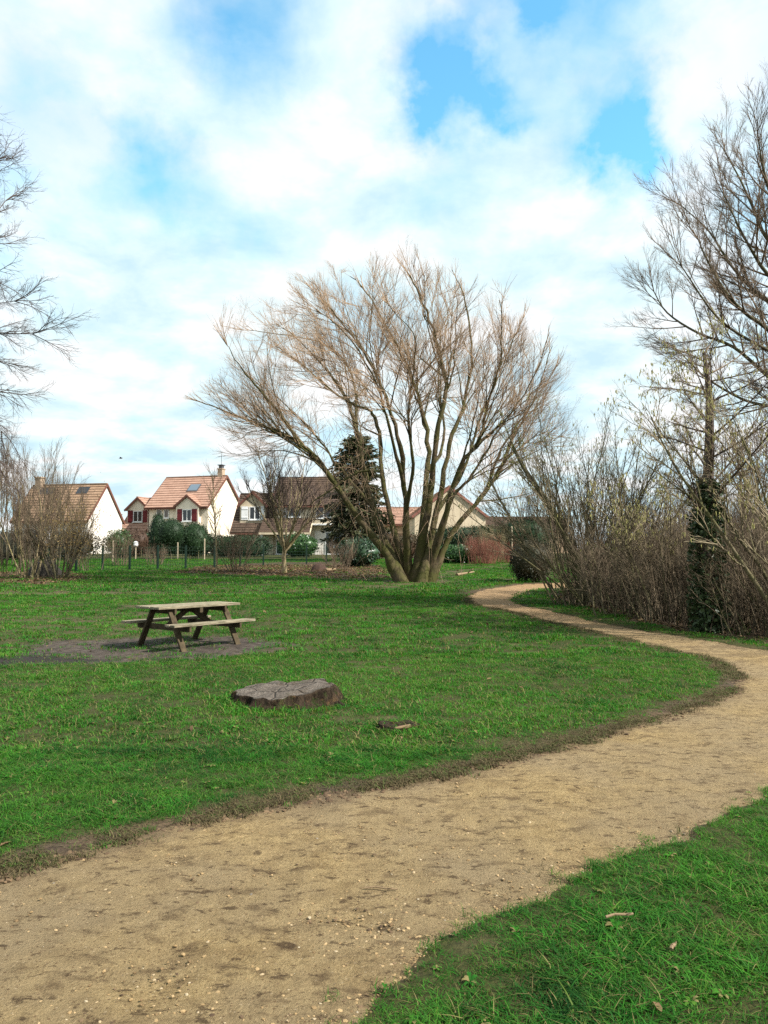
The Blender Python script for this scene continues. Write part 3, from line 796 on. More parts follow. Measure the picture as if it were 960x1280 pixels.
# wall gable over the right window
wall_block(h, -3.65, -0.85, -0.5, 1.6, 5.2, 6.2, 'y', M_CREAM, 2.95)
gable_roof(h, -3.65, -0.85, -0.5, 2.2, 5.2, 6.25, 'y', M_TERRA, 0.22, 0.18, M_VERGE, 0.4)
window(h, -2.25, -0.5, 4.1, 1.15, 1.3)
shutter(h, -3.16, -.5, 4.1, 0.62, 1.4); shutter(h, -1.34, -.5, 4.1, 0.62, 1.4)
for x_ in (-6.1, -5.15): window(h, x_, 0, 4.35, 0.62, 0.95, mull=0)
window(h, -5.4, 0, 1.3, 1.6, 1.3); window(h, -2.2, 0, 1.15, 1.8, 2.0)
# the lower wing with its gabled window
wall_block(h, -11.2, -7.6, 0.4, 7.0, 2.9, 6.35, 'x', M_CREAM)
gable_roof(h, -11.2, -7.85, 0.4, 7.0, 2.9, 6.35, 'x', M_TERRA, 0.5, 0.12, M_VERGE, 0.42)
wall_block(h, -10.75, -7.95, 0.75, 3.6, 5.05, 6.2, 'y', M_CREAM, 3.2)
gable_roof(h, -10.75, -7.95, 0.75, 3.7, 5.05, 6.25, 'y', M_TERRA, 0.28, 0.22, M_VERGE, 0.4)
window(h, -9.35, 0.75, 4.15, 1.2, 1.25); shutter(h, -10.33, 0.75, 4.15, 0.66, 1.4); shutter(h, -8.37, 0.75, 4.15, 0.66, 1.4)
window(h, -9.4, 0.4, 1.3, 1.8, 1.2)

MB().bar((-7.7, -.47, 5.02), (-4.0, -.47, 5.02), .11, .09).build('gutter', M_VERGE, h); MB().bar((-.5, -.47, 5.02), (.1, -.47, 5.02), .11, .09).build('gutter', M_VERGE, h)
MB().cyl((-7.45, -.08, -.4), (-7.45, -.08, 4.95), .05, .05, 8).build('downpipe', M_VERGE, h)
# --- white gabled house on the left; origin front right corner
h = house_at('white_gable_house', 'white gabled house with mottled terracotta roof half hidden by the bare shrubs', 'house', 109, 78, R(-12))
wall_block(h, -8.6, 0, 0, 6.4, 3.7, 7.35, 'x', M_WHITEWALL)
rf = gable_roof(h, -8.6, 0, 0, 6.4, 3.7, 7.35, 'x', M_TERRA_OLD, 0.35, 0.12, M_VERGE, 0.36)
c = MB(); c.box(-8.2, -7.5, 2.7, 3.4, 7.0, 8.2); c.box(-8.28, -7.42, 2.62, 3.48, 8.2, 8.32); c.build('chimney', M_STONE, rf)
sl_ = (7.35 - 3.7) / 3.2
for xa in (-6.6, -2.3):
    c = MB(); c.bar((xa, 2.2, 3.7 + sl_ * 2.2 + .15), (xa, 2.85, 3.7 + sl_ * 2.85 + .15), 1.7 if xa < -5 else 1.3, 0.08, (0, -sl_, 1)); c.build('roof_panel', M_SOLAR, rf)
window(h, -3, 0, 1.5, 1.4, 1.2); window(h, -6, 0, 1.5, 1.4, 1.2)
# --- brown roofed house; origin front right corner of the main block
h = house_at('brown_roof_house', 'beige house with dark brown tiled roofs and white window frames behind the conifer', 'house', 437, 76, R(-3))
wall_block(h, -7.6, 0, 0, 7.6, 5.1, 7.95, 'x', M_BEIGE)
gable_roof(h, -7.6, 0, 0, 7.6, 5.1, 7.95, 'x', M_BROWNTILE, 0.4, 0.2, M_VERGE, 0.36)
wall_block(h, -11.4, -7.6, -0.2, 7.2, 2.6, 6.25, 'x', M_BEIGE)
gable_roof(h, -11.6, -7.82, -0.2, 7.2, 2.6, 6.25, 'x', M_BROWNTILE, 0.5, 0.15, M_VERGE, 0.36)
wall_block(h, -11.05, -8.5, 0.3, 3.6, 5.0, 6.2, 'y', M_SAND, 3.0)
gable_roof(h, -11.05, -8.5, 0.3, 3.7, 5.0, 6.25, 'y', M_BROWNTILE, 0.25, 0.2, M_VERGE, 0.36)
window(h, -9.55, 0.3, 4.15, 1.1, 1.3); shutter(h, -10.55, 0.3, 4.15, 0.7, 1.35, M_WHITE); shutter(h, -8.72, 0.3, 4.15, 0.4, 1.35, M_WHITE)
window(h, -5.5, 0, 4.3, 1.2, 1.1); shutter(h, -6.5, 0, 4.3, 0.55, 1.2, M_WHITE)
window(h, -2.6, 0, 4.2, 1.5, 1.15); window(h, -0.8, 0, 4.2, 0.9, 1.15, mull=0)
# lean-to roof over the porch, white pillars, French window
mb = MB(); roof_slope(mb, (-8.6, -2.1, 2.15), (-3.7, -2.1, 2.15), (-8.6, -0.02, 3.6), (-3.7, -0.02, 3.6), course=0.34); mb.build('porch_roof', M_BROWNTILE, h)
mb = MB(); mb.bar((-3.62, -2.15, 2.1), (-3.62, -0.02, 3.6), 0.07, 0.2); mb.bar((-8.6, -2.16, 2.04), (-3.6, -2.16, 2.04), 0.1, 0.2); mb.build('porch_verge', M_SAND, h)
for x_ in (-8.4, -3.85): mb = MB(); mb.box(x_ - .12, x_ + .12, -2.05, -1.81, -0.5, 2.05); mb.build('porch_post', M_WHITE, h)
mb = MB(); mb.box(-3.45, -0.05, -0.035, -0.002, 0, 2.35); mb.build('white_ground_floor_wall', M_WHITEWALL, h)
window(h, -1.55, -0.035, 1.15, 1.7, 2.2, mull=1); window(h, -6.3, 0, 1.1, 2.0, 2.1)
mb = MB(); mb.box(-0.35, 0.9, -0.6, 1.2, -0.4, 2.9); mb.build('side_bay', M_SAND, h)
mb = MB(); mb.box(-3.6, 1.0, -0.75, 1.3, 2.9, 3.05); mb.build('bay_roof', M_WHITE, h)
# --- beige gable behind the willow; origin mid front
h = house_at('beige_gable_house', 'plain beige gable end with red verge tiles behind the big willow', 'house', 563, 70, R(4))
wall_block(h, -3.25, 3.25, 0, 10, 3.75, 6.3, 'y', M_SAND)
gable_roof(h, -3.25, 3.25, 0, 10, 3.75, 6.3, 'y', M_TERRA, 0.25, 0.12, M_REDVERGE)
# --- small ochre house further right
h = house_at('low_ochre_house', 'low ochre cottage with brown roof seen between willow and leaning hazel', 'house', 606, 82, R(3))
wall_block(h, -2.2, 9, 0, 6, 2.5, 3.9, 'x', M_ORANGEWALL); gable_roof(h, -2.2, 9, 0, 6, 2.5, 3.9, 'x', M_BROWNTILE, 0.35, 0.15, M_VERGE)
window(h, 0.6, 0, 1.4, 1.0, 1.0); window(h, 4, 0, 1.4, 1.2, 1.0)
# --- pinkish house between the stems
h = house_at('pink_house', 'small salmon coloured house with orange roof between the willow stems', 'house', 478, 86, R(-2))
wall_block(h, -1.5, 5.2, 0, 6, 3.3, 5.1, 'x', M_ORANGEWALL); gable_roof(h, -1.5, 5.2, 0, 6, 3.3, 5.1, 'x', M_TERRA, 0.35, 0.15, M_VERGE)
window(h, 0.4, 0, 1.7, 1.0, 1.1)

# ------------------------------------------------------------------ garden fence: green posts and wire mesh panels
M_GREENMETAL = mat_plain('dark_green_metal', (0.008, 0.022, 0.014), (0.012, 0.03, 0.02), 3, 0.5)
fp = [ground_at(*p) for p in [(60, 716), (95, 714.5), (128, 713), (162, 712.2), (197, 711.8), (232, 711), (268, 710)]] + [ground_at(*p) for p in [(300, 708.5), (329, 707), (356, 706), (383, 705), (408, 704.5), (440, 704)]]
p0 = fp[0]
fn = thing('mesh_fence', 'dark green wire mesh fence on thin posts along the back of the lawn', 'fence', (p0[0], p0[1], zb(*p0)))
M_WIRE = M_GREENMETAL
for i, (a_, b_) in enumerate(fp):
    z_ = zb(a_, b_) - zb(*p0); q = (a_ - p0[0], b_ - p0[1])
    mb = MB(); mb.box(q[0] - .045, q[0] + .045, q[1] - .045, q[1] + .045, z_ - .3, z_ + 1.32); mb.box(q[0] - .055, q[0] + .055, q[1] - .055, q[1] + .055, z_ + 1.32, z_ + 1.35)
    mb.build('post', M_GREENMETAL, fn)
    if i:
        A = Vector((fp[i - 1][0] - p0[0], fp[i - 1][1] - p0[1], zb(*fp[i - 1]) - zb(*p0))); B = Vector((q[0], q[1], z_))
        d = (B - A).normalized(); A = A + d * .07; B = B - d * .07
        mb = MB(); n_ = max(3, int((B - A).length / 0.14))
        for k in range(n_ + 1):
            pt = A.lerp(B, k / n_); mb.bar(pt + Vector((0, 0, .05)), pt + Vector((0, 0, 1.25)), .010, .010, (0, 1, 0))
        for k in range(7): mb.bar(A + Vector((0, .012, .06 + k * .197)), B + Vector((0, .012, .06 + k * .197)), .012, .012)
        mb.build('mesh_panel', M_WIRE, fn)

# ------------------------------------------------------------------ picnic table
t = NT('weathered_wood'); v = t.scale(t.obj(), (1.2, 14, 14))
n_ = t.noise(4, 6, 0.7, v); n2_ = t.noise(3.0, 5, 0.65, t.obj())
c = t.mix(t.ramp(n_, (0.36, 0), (0.64, 1)), (0.125, 0.102, 0.064), (0.36, 0.31, 0.215))
c = t.mix(t.ramp(n2_, (0.48, 0), (0.7, 0.75)), c, (0.095, 0.095, 0.055))
c = t.mix(1.0, c, t.ramp(t.isl(), (0.0, 0.72), (1.0, 1.0)), 'MULTIPLY')
t.bsdf(c, 0.85, t.bump(n_, 0.6, 0.012), 0.15); M_WOOD = t.m
t = NT('frame_wood'); v = t.obj(); n_ = t.noise(9, 6, 0.65, v)
c = t.mix(t.ramp(n_, (0.3, 0), (0.7, 1)), (0.028, 0.021, 0.012), (0.105, 0.078, 0.043))
c = t.mix(1.0, c, t.ramp(t.isl(), (0.0, 0.75), (1.0, 1.2)), 'MULTIPLY')
t.bsdf(c, 0.88, t.bump(n_, 0.5, 0.01), 0.2); M_WOODD = t.m
tc = TABLE_C
pt = thing('picnic_table', 'weathered wooden picnic table with attached benches on the worn patch of lawn', 'picnic table', (tc[0], tc[1], zb(*tc)), R(51)); pt.scale = (.93, .93, .96)
jit = random.Random(3)
def planks(x0, x1, y0, y1, n, z, th, gap=0.009):
    mb = MB(); wdt = (y1 - y0) / n
    for i in range(n):
        a = jit.uniform(-.012, .012)
        mb.box(x0 + a, x1 + a + jit.uniform(-.01, .01), y0 + i * wdt + gap / 2, y0 + (i + 1) * wdt - gap / 2, z + jit.uniform(-.003, .003), z + th + jit.uniform(-.002, .002))
    return mb
planks(-.93, .93, -.37, .37, 5, .70, .042).build('tabletop', M_WOOD, pt, .006)
planks(-.93, .93, -.82, -.54, 2, .415, .042).build('bench_seat', M_WOOD, pt, .006)
planks(-.93, .93, .54, .82, 2, .415, .042).build('bench_seat', M_WOOD, pt, .006)
for sx in (-.62, .62):
    for sy in (-1, 1):
        MB().bar((sx, .24 * sy, .699), (sx, .70 * sy, -.06), .045, .115, (1, 0, 0)).build('leg', M_WOODD, pt, .005)
    o_ = .048 if sx > 0 else -.048
    MB().bar((sx - o_, -.80, .365), (sx - o_, .80, .365), .045, .098).build('seat_beam', M_WOODD, pt, .005)
    MB().bar((sx - o_, -.36, .65), (sx - o_, .36, .65), .045, .094).build('top_beam', M_WOODD, pt, .005)
    MB().bar((sx - o_ * 2.1, 0, .36), (sx * 0.10, 0, .645), .09, .045, (0, 1, 0)).build('diagonal_brace', M_WOODD, pt, .005)
MB().bar((0, -.36, .65), (0, .36, .65), .07, .09).build('centre_batten', M_WOODD, pt, .005)

# ------------------------------------------------------------------ tree stump and broken root
def rock_mesh(name, label, cat, cx, cy, outline, h0, h1, mtop, seed, tilt, und=0.06, rings=26):
    """low sawn stump: irregular outline, buttressed foot, tilted top"""
    g = np.random.default_rng(seed); n = 96
    th = np.linspace(0, 2 * math.pi, n, endpoint=False)
    V = []
    def rad(th, s):
        return outline(th) * (1 + s)
    hs = [-0.06, 0.0, 0.25, 0.55, 0.8, 0.95, 1.0]
    sp_ = [0.34, 0.22, 0.06, 0.0, -0.01, -0.02, -0.045]
    flutes = 0.07 * np.sin(th * 9 + 2 * np.sin(th * 2)) + 0.05 * np.sin(th * 17 + 1) + 0.03 * np.sin(th * 31)
    topz = lambda x_, y_: h0 + (h1 - h0) * (0.5 + (x_ * tilt[0] + y_ * tilt[1])) + 0.06 * (fbm(x_ * 4 + 9, y_ * 4 + 3, seed) - .5) + .02 * (fbm(x_ * 14 + 9, y_ * 14 + 3, seed + 1, 2) - .5)
    for hh, s_ in zip(hs, sp_):
        amt = (1 - hh) * 0.9 + 0.25
        r_ = rad(th, s_ + flutes * amt + 0.05 * (vnoise(th * 7, th * 0 + hh * 5, seed + 3) - .5))
        x_ = r_ * np.cos(th); y_ = r_ * np.sin(th)
        z_ = topz(x_, y_) * hh if hh > 0 else np.full(n, hh)
        V.append(np.stack([x_, y_, z_], 1))
    k = len(hs)
    for j in range(1, 13):
        f = 1 - j / 13
        r_ = rad(th, -0.045 + flutes * .25) * f
        x_ = r_ * np.cos(th); y_ = r_ * np.sin(th)
        V.append(np.stack([x_, y_, topz(x_, y_) - 0.01 * (f < .5)], 1))
    V.append(np.array([[0, 0, float(topz(np.array([0.]), np.array([0.]))[0])]]))
    rows_ = k + 12; Q = []
    for j in range(rows_ - 1):
        a_ = j * n + np.arange(n); b_ = j * n + (np.arange(n) + 1) % n
        Q.append(np.stack([a_, b_, b_ + n, a_ + n], 1))
    a_ = (rows_ - 1) * n + np.arange(n); b_ = (rows_ - 1) * n + (np.arange(n) + 1) % n
    T = np.stack([a_, b_, np.full(n, rows_ * n)], 1)
    side = np_mesh('bark', np.vstack(V), np.vstack(Q[:k - 1]), None)
    return np.vstack(V), np.vstack(Q[:k - 1]), [np.vstack(Q[k - 1:]), T]

t = NT('stump_bark'); n_ = t.noise(20, 6, 0.75, t.scale(t.obj(), (1, 1, .22)))
c = t.mix(t.ramp(n_, (0.36, 0), (0.66, 1)), (0.010, 0.007, 0.005), (0.075, 0.052, 0.034))
c = t.mix(t.ramp(t.noise(5, 5, 0.7, t.obj()), (0.56, 0), (0.68, 0.7)), c, (0.16, 0.095, 0.045))
c = t.mix(t.ramp(t.noise(6, 4, 0.7, t.scale(t.obj(), (1, 1.3, 1))), (0.55, 0), (0.66, 0.7)), c, (0.040, 0.062, 0.016))
t.bsdf(c, 0.95, t.bump(n_, 1.0, 0.08), 0.1); M_SBARK = t.m
t = NT('old_sawn_wood'); n_ = t.noise(6, 6, 0.7, t.obj()); f_ = t.noise(34, 5, 0.75, t.obj())
c = t.mix(t.ramp(n_, (0.35, 0), (0.68, 1)), (0.105, 0.086, 0.070), (0.205, 0.175, 0.147))
c = t.mix(t.ramp(f_, (0.48, 0), (0.66, 0.8)), c, (0.045, 0.034, 0.025))
c = t.mix(t.ramp(t.noise(3.4, 5, 0.7, t.obj()), (0.55, 0), (0.66, 0.7)), c, (0.075, 0.054, 0.034))
wv_ = t.n('ShaderNodeTexWave', wave_type='RINGS', rings_direction='Z'); wv_.inputs['Scale'].default_value = 14; wv_.inputs['Distortion'].default_value = 3.5; wv_.inputs['Detail'].default_value = 3; t.l(t.obj(), wv_.inputs['Vector'])
c = t.mix(t.ramp(wv_.outputs['Fac'], (0.0, 0.35), (0.35, 0.0)), c, (0.040, 0.030, 0.022))
cr_ = t.voro(3.2, t.obj(), 'DISTANCE_TO_EDGE'); c = t.mix(t.ramp(cr_, (0.0, 0.45), (0.03, 0.0)), c, (0.016, 0.012, 0.009))
c = t.mix(t.ramp(t.noise(4.3, 5, 0.7, t.scale(t.obj(), (1, 1, 2))), (0.58, 0), (0.68, 0.55)), c, (0.050, 0.070, 0.022))
t.bsdf(c, 0.9, t.bump(t.math('ADD', f_, t.ramp(cr_, (0.0, 0.0), (0.05, 1.0))), 0.9, 0.04), 0.1); M_SAWN = t.m
sx0, sy0 = 355, 874
cx, cy = ground_at(354, 877)
oth = lambda th: 0.50 * (1 + 0.12 * np.cos(2 * th + .3) + 0.09 * np.sin(3 * th + .6) + 0.06 * np.cos(5 * th + 2) + 0.035 * np.sin(11 * th))
V, QS, QT = rock_mesh('tree_stump', '', '', cx, cy, oth, 0.095, 0.205, None, 5, (0.75, 0.40))
st_ = thing('tree_stump', 'broad low tree stump with grey weathered top in the grass', 'tree stump', (cx, cy, zb(cx, cy) - .01))
np_obj('bark', V, QS, M_SBARK, st_, True); np_obj('sawn_top', V, QT, M_SAWN, st_, True)
# splintered chips beside it
chipm = mat_plain('fresh_chip', (0.36, 0.20, 0.09), (0.48, 0.32, 0.17), 20, 0.9)
g_ = random.Random(8)
for i in range(0):
    a = g_.choice([g_.gauss(-0.25, .3), g_.gauss(2.75, .25)]); r_ = g_.uniform(.50, .66)
    p = Vector((r_ * math.cos(a) * 1.08, r_ * math.sin(a), g_.uniform(0, .10))); d = Vector((g_.uniform(-1, 1), g_.uniform(-1, 1), g_.uniform(-.3, .9))).normalized() * g_.uniform(.02, .06)
    mb.bar(p - d, p + d, g_.uniform(.008, .02), g_.uniform(.004, .012))

cx, cy = ground_at(498, 911)
oth2 = lambda th: 0.155 * (1 + 0.30 * np.cos(2 * th) + 0.14 * np.sin(3 * th + .6) + 0.07 * np.cos(5 * th + 1))
V, QS, QT = rock_mesh('root', '', '', cx, cy, oth2, 0.035, 0.075, None, 12, (0.2, 0.9))
st_ = thing('root_stub', 'small broken root stub in the grass right of the big stump', 'root', (cx, cy, zb(cx, cy) - .005), R(8))
np_obj('bark', V, QS, M_SBARK, st_, True); np_obj('broken_top', V, QT, chipm if False else M_SBARK, st_, True)
mb = MB(); mb.bar((-.05, -.11, .03), (.10, -.09, .05), .035, .03); mb.build('split_wood', mat_plain('split_wood', (.12, .075, .04), (.22, .145, .08), 20, .9), st_, .008)

# twigs lying about
M_TWIG = mat_plain('dry_twig', (0.15, 0.10, 0.055), (0.24, 0.17, 0.10), 8, 0.9)
def twig(px, py, L, ang, label, r_=0.006, h_=0.02):
    gx, gy = ground_at(px, py)
    mb = MB(); pts = [Vector((-L / 2, 0, 0)), Vector((-L / 6, L * .04, .006)), Vector((L / 5, -.01 * L, .004)), Vector((L / 2, L * .06, 0))]
    for a, b in zip(pts[:-1], pts[1:]): mb.cyl(a, b, r_, r_ * .85, 6)
    mb.cyl(pts[2], pts[2] + Vector((L * .16, -L * .12, .012)), r_ * .6, r_ * .3, 5)
    o = mb.build('fallen_twig', M_TWIG, None); o.location = (gx, gy, zb(gx, gy) + h_); o.rotation_euler = (0, 0, ang)
    tag(o, label, 'twig')
twig(775, 1158, .13, R(10), 'short pale twig lying in the grass at lower right', .006, .045)
twig(476, 1110, .16, R(-8), 'thin twig lying on the sandy path near its right edge', .004, -.004)
twig(842, 1199 - 6, .05, R(50), 'small brown bark scrap in the grass near the frame corner', .008, .03)
# pale log lying behind the willow
def log(px0, py0, px1, py1, r_, label):
    a = ground_at(px0, py0); b = ground_at(px1, py1)
    A = Vector((*a, zb(*a) + r_ * .8)); B = Vector((*b, zb(*b) + r_ * .8))
    mb = MB(); mb.cyl(Vector((0, 0, 0)), B - A, r_, r_ * .8, 9)
    mb.cyl((B - A) * .6, (B - A) * .6 + Vector((.25, -.2, .18)), r_ * .5, r_ * .3, 7)
    o = mb.build('log', M_TWIG, None, smooth=False); o.location = A; tag(o, label, 'log')
log(571, 720, 592, 716.5, .07, 'pale fallen branch on the grass right of the willow')
log(407, 714, 419, 713, .08, 'pale cut log in the leaf bed before the garden fence')
# dark heap in the bed
def heap(px, py, rx, hgt, label, name, mat, seed=1):
    gx, gy = ground_at(px, py); n = 20
    th, rr = np.meshgrid(np.linspace(0, 6.2832, 28, endpoint=False), np.linspace(0, 1, 10))
    x_ = rr * np.cos(th) * rx; y_ = rr * np.sin(th) * rx * .8
    z_ = hgt * (1 - rr ** 2) * (0.65 + .8 * fbm(x_ * 5 + 3, y_ * 5, seed)) - .03
    V = np.stack([x_.ravel(), y_.ravel(), z_.ravel()], 1); I = np.arange(280).reshape(10, 28)
    Q = np.stack([I[:-1], I[1:], np.roll(I[1:], -1, 1), np.roll(I[:-1], -1, 1)], -1).reshape(-1, 4)
    o = np_obj(name, V, Q, mat, None, True); o.location = (gx, gy, zb(gx, gy)); tag(o, label, 'heap')
M_SOILHEAP = mat_plain('dark_soil', (0.03, 0.018, 0.013), (0.07, 0.04, 0.028), 8, 0.95, 0.8)
heap(400, 713, .55, .42, 'dark reddish heap of earth in the leaf bed', 'soil_heap', M_SOILHEAP)
heap(56, 719.5, .95, .75, 'black mound of cut brush between the two bare shrubs', 'brush_mound', mat_plain('rotting_brush', (0.012, 0.010, 0.008), (0.03, 0.024, 0.018), 8, .95, .9), 4)
# garden posts beyond the fence
def post(px, Y, h_, label, name='garden_lamp', globe=True, r_=.05, mat=None):
    p = at(px, 695, Y); o = thing(name, label, 'garden lamp' if globe else 'stake', (p.x, Y, zb(p.x, Y)))
    MB().cyl((0, 0, -.2), (0, 0, h_), r_, r_, 8).build('post', mat or M_STAKE, o)
    if globe:
        mb = MB(); mb.cyl((0, 0, h_), (0, 0, h_ + .08), .16, .19, 10); mb.cyl((0, 0, h_ + .08), (0, 0, h_ + .30), .19, .15, 10); mb.cyl((0, 0, h_ + .30), (0, 0, h_ + .40), .21, .03, 10); mb.build('lamp_head', M_WHITE, o)
    else:
        MB().cyl((0, 0, h_), (0, 0, h_ + .04), r_ * 1.15, r_ * .5, 8).build('cap', mat or M_STAKE, o)
M_STAKE = mat_plain('pale_stake_wood', (.30, .24, .16), (.42, .35, .25), 6, .9)
post(169.5, 62, 1.05, 'white headed garden lamp on a short post behind the fence')
post(222, 60, 1.3, 'pale wooden stake between the round dark topiaries', 'garden_stake', False)
post(255.5, 60, 1.6, 'pale wooden stake right of the topiaries near the thin tree', 'garden_stake', False)
post(141, 56, 1.5, 'pale wooden stake left of the white headed garden lamp', 'garden_stake', False)
post(640, 56, 2.5, 'tall pale bare pole beside the red stemmed dogwood', 'garden_pole', False, .055)
# white panel on a grey post
p = at(60, 695, 44); o = thing('notice_panel', 'small white panel on a grey post behind the left shrubs', 'panel', (p.x, 44, zb(p.x, 44)))
MB().box(-.05, .05, -.05, .05, -.2, 2.2).build('post', M_ZINC, o); MB().box(-.16, .12, -.09, -.055, 1.5, 1.95).build('panel', M_WHITE, o, .01)
# bird in the sky
p = at(151, 573, 90); o = thing('flying_bird', 'tiny dark bird in flight above the cream house', 'bird', p)
M_BIRD = mat_plain('dark_feathers', (.03, .03, .035), (.06, .06, .065), 8, .8)
mb = MB(); mb.cyl((-.20, 0, 0), (-.05, 0, .01), .02, .06, 8); mb.cyl((-.05, 0, .01), (.10, 0, .01), .06, .05, 8); mb.cyl((.10, 0, .01), (.22, 0, .03), .05, .015, 8)
for s in (-1, 1):
    mb.poly([(-.10, 0.03 * s, .04), (.08, 0.03 * s, .04), (.10, .22 * s, .14), (-.06, .24 * s, .14), (-.04, .48 * s, .10), (.0, .47 * s, .10), (-.10, .03 * s, .02), (.08, .03 * s, .02)], [(0, 1, 2, 3), (3, 2, 5, 4), (6, 7, 2, 3)])
mb.poly([(-.20, -.05, 0), (-.32, -.07, 0), (-.32, .07, 0), (-.20, .05, 0)], [(0, 1, 2, 3)])
bb = mb.build('body', M_BIRD, o)
# ------------------------------------------------------------------ tubes, trees
class Tubes:
    def __init__(s): s.g = {}
    def add(s, pts, rad, k=3):
        s.g.setdefault((len(pts), k), []).append((pts, rad))
    def count(s): return sum(len(v) for v in s.g.values())
    def build(s, name, mat, parent=None, smooth=True):
        return link(bpy.data.objects.new(name, s.mesh(name, mat, smooth)), parent)
    def arrays(s):
        VV, QQ = [], []; off = 0
        for (n, k), L in s.g.items():
            P = np.array([[tuple(p) for p in a] for a, _ in L], float); r = np.array([b for _, b in L], float)
            T = np.empty_like(P); T[:, 1:-1] = P[:, 2:] - P[:, :-2]; T[:, 0] = P[:, 1] - P[:, 0]; T[:, -1] = P[:, -1] - P[:, -2]
            T /= np.linalg.norm(T, axis=2, keepdims=True) + 1e-9
            ref = np.where(np.abs(T[:, :1, 2:3]) > 0.8, np.array([[[1., 0, 0]]]), np.array([[[0, 0, 1.]]]))
            A = np.cross(T, np.broadcast_to(ref, T.shape)); A /= np.linalg.norm(A, axis=2, keepdims=True) + 1e-9
            B = np.cross(T, A)
            ang = 2 * math.pi * np.arange(k) / k
            V = P[:, :, None, :] + r[:, :, None, None] * (A[:, :, None, :] * np.cos(ang)[None, None, :, None] + B[:, :, None, :] * np.sin(ang)[None, None, :, None])
            m = len(L); I = np.arange(m * n * k).reshape(m, n, k) + off
            Q = np.stack([I[:, :-1, :], np.roll(I, -1, 2)[:, :-1, :], np.roll(I, -1, 2)[:, 1:, :], I[:, 1:, :]], -1).reshape(-1, 4)
            VV.append(V.reshape(-1, 3)); QQ.append(Q); off += m * n * k
        return np.vstack(VV), np.vstack(QQ)
    def mesh(s, name, mat, smooth=True):
        V, Q = s.arrays()
        return np_mesh(name, V, Q, mat, smooth)

G = random.Random(5)
def perp(d):
    v = Vector((G.gauss(0, 1), G.gauss(0, 1), G.gauss(0, 1)))
    v = v - d * v.dot(d)
    return v.normalized()

def polyline(p, d, L, n, wob, up, out=None):
    """wandering line; up bends it to the sky (or the ground if negative)"""
    pts = [p.copy()]; s = L / n; d = d.copy()
    for i in range(n):
        d = d + Vector((G.gauss(0, wob), G.gauss(0, wob), G.gauss(0, wob) + up))
        if out is not None: d = d + out
        d.normalize()
        p = p + d * s
        pts.append(p.copy())
    return pts

def along(pts, t):
    f = t * (len(pts) - 1); i = min(int(f), len(pts) - 2); f -= i
    return pts[i].lerp(pts[i + 1], f), (pts[i + 1] - pts[i]).normalized()

def grow(TB, CB, p, d, L, r, lev, S, env=None):
    """S[lev] = dict(n segments, kids, t0, ang, ratio, up, wob, end, k); last level has kids 0"""
    s = S[lev]
    pts = polyline(p, d, L, s['n'], s['wob'], s['up'])
    if env is not None:
        keep = len(pts)
        for i, q in enumerate(pts):
            if i >= 2 and not env(q): keep = i; break
        if lev < len(S) - 1: keep = max(keep, 3)
        elif keep < 3: return
        pts = pts[:keep]
    n = len(pts)
    e = s.get('end', 0.3)
    rad = [r * (1 + (e - 1) * i / (n - 1)) for i in range(n)]
    (TB if r > S[0].get('cut', 0.03) else CB).add(pts, rad, s['k'])
    if lev + 1 >= len(S): return
    nk = s['kids']; nk = int(nk * max(0.35, n / (s['n'] + 1)) + G.random())
    for i in range(nk):
        t = s['t0'] + (1 - s['t0']) * ((i + G.random()) / nk) ** s.get('tp', 0.8)
        q, dd = along(pts, min(t, 0.98))
        a = R(s['ang']) * G.uniform(0.6, 1.35)
        side = perp(dd)
        bias = s.get('bias', 0.0)
        if bias: side = (side + Vector((0, 0, bias))); side = (side - dd * side.dot(dd)).normalized()
        nd = (dd * math.cos(a) + side * math.sin(a)).normalized()
        rr = r * (1 + (e - 1) * t)
        grow(TB, CB, q, nd, L * s['ratio'] * G.uniform(0.55, 1.25) * (1.1 - 0.5 * t), min(rr * 0.75, r * s.get('rr', 0.5)), lev + 1, S, env)

def tree_obj(name, label, cat, base, TB, CB, mt, mc, group=None):
    o = thing(name, label, cat, base, 0, group)
    if TB.count(): TB.build('trunk', mt, o)
    if CB.count(): CB.build('crown', mc, o)
    return o

# ---- leaf cards
def cards(C, size, aspect=0.5, up=0.0, seed=0, droop=None, var=0.4):
    """one quad leaf (two triangles folded) per centre"""
    g = np.random.default_rng(seed); n = len(C)
    a = g.normal(size=(n, 3)); a[:, 2] += up
    if droop is not None: a = a * 0.35 + droop
    a /= np.linalg.norm(a, axis=1, keepdims=True)
    b = g.normal(size=(n, 3)); b -= a * (a * b).sum(1, keepdims=True); b /= np.linalg.norm(b, axis=1, keepdims=True)
    s = size * g.uniform(1 - var, 1 + var, (n, 1)); a = a * s / 2; b = b * s * aspect / 2
    V = np.stack([C - a, C + b - a * .1, C + a, C - b - a * .1], 1).reshape(-1, 3)
    return V, np.arange(4 * n).reshape(n, 4)

def blob_points(n, rx, ry, rz, seed, shell=0.75, lump=0.18, zmin=-1.0, sq=2.0):
    """points near the skin of a lumpy ellipsoid (sq>2 = boxier)"""
    g = np.random.default_rng(seed)
    d = g.normal(size=(int(n * 1.6), 3)); d /= (np.abs(d) ** sq).sum(1, keepdims=True) ** (1 / sq)
    d = d[d[:, 2] > zmin][:n]
    th = np.arctan2(d[:, 1], d[:, 0])
    k = 1 + lump * (fbm(th * 2.2 + 20, d[:, 2] * 3 + 7, seed) - .5) * 2 + lump * .7 * (fbm(th * 6 + 20, d[:, 2] * 8 + 7, seed + 1) - .5) * 2
    r = g.uniform(shell, 1.0, (len(d), 1)) ** 0.6
    return d * r * k[:, None] * np.array([rx, ry, rz])

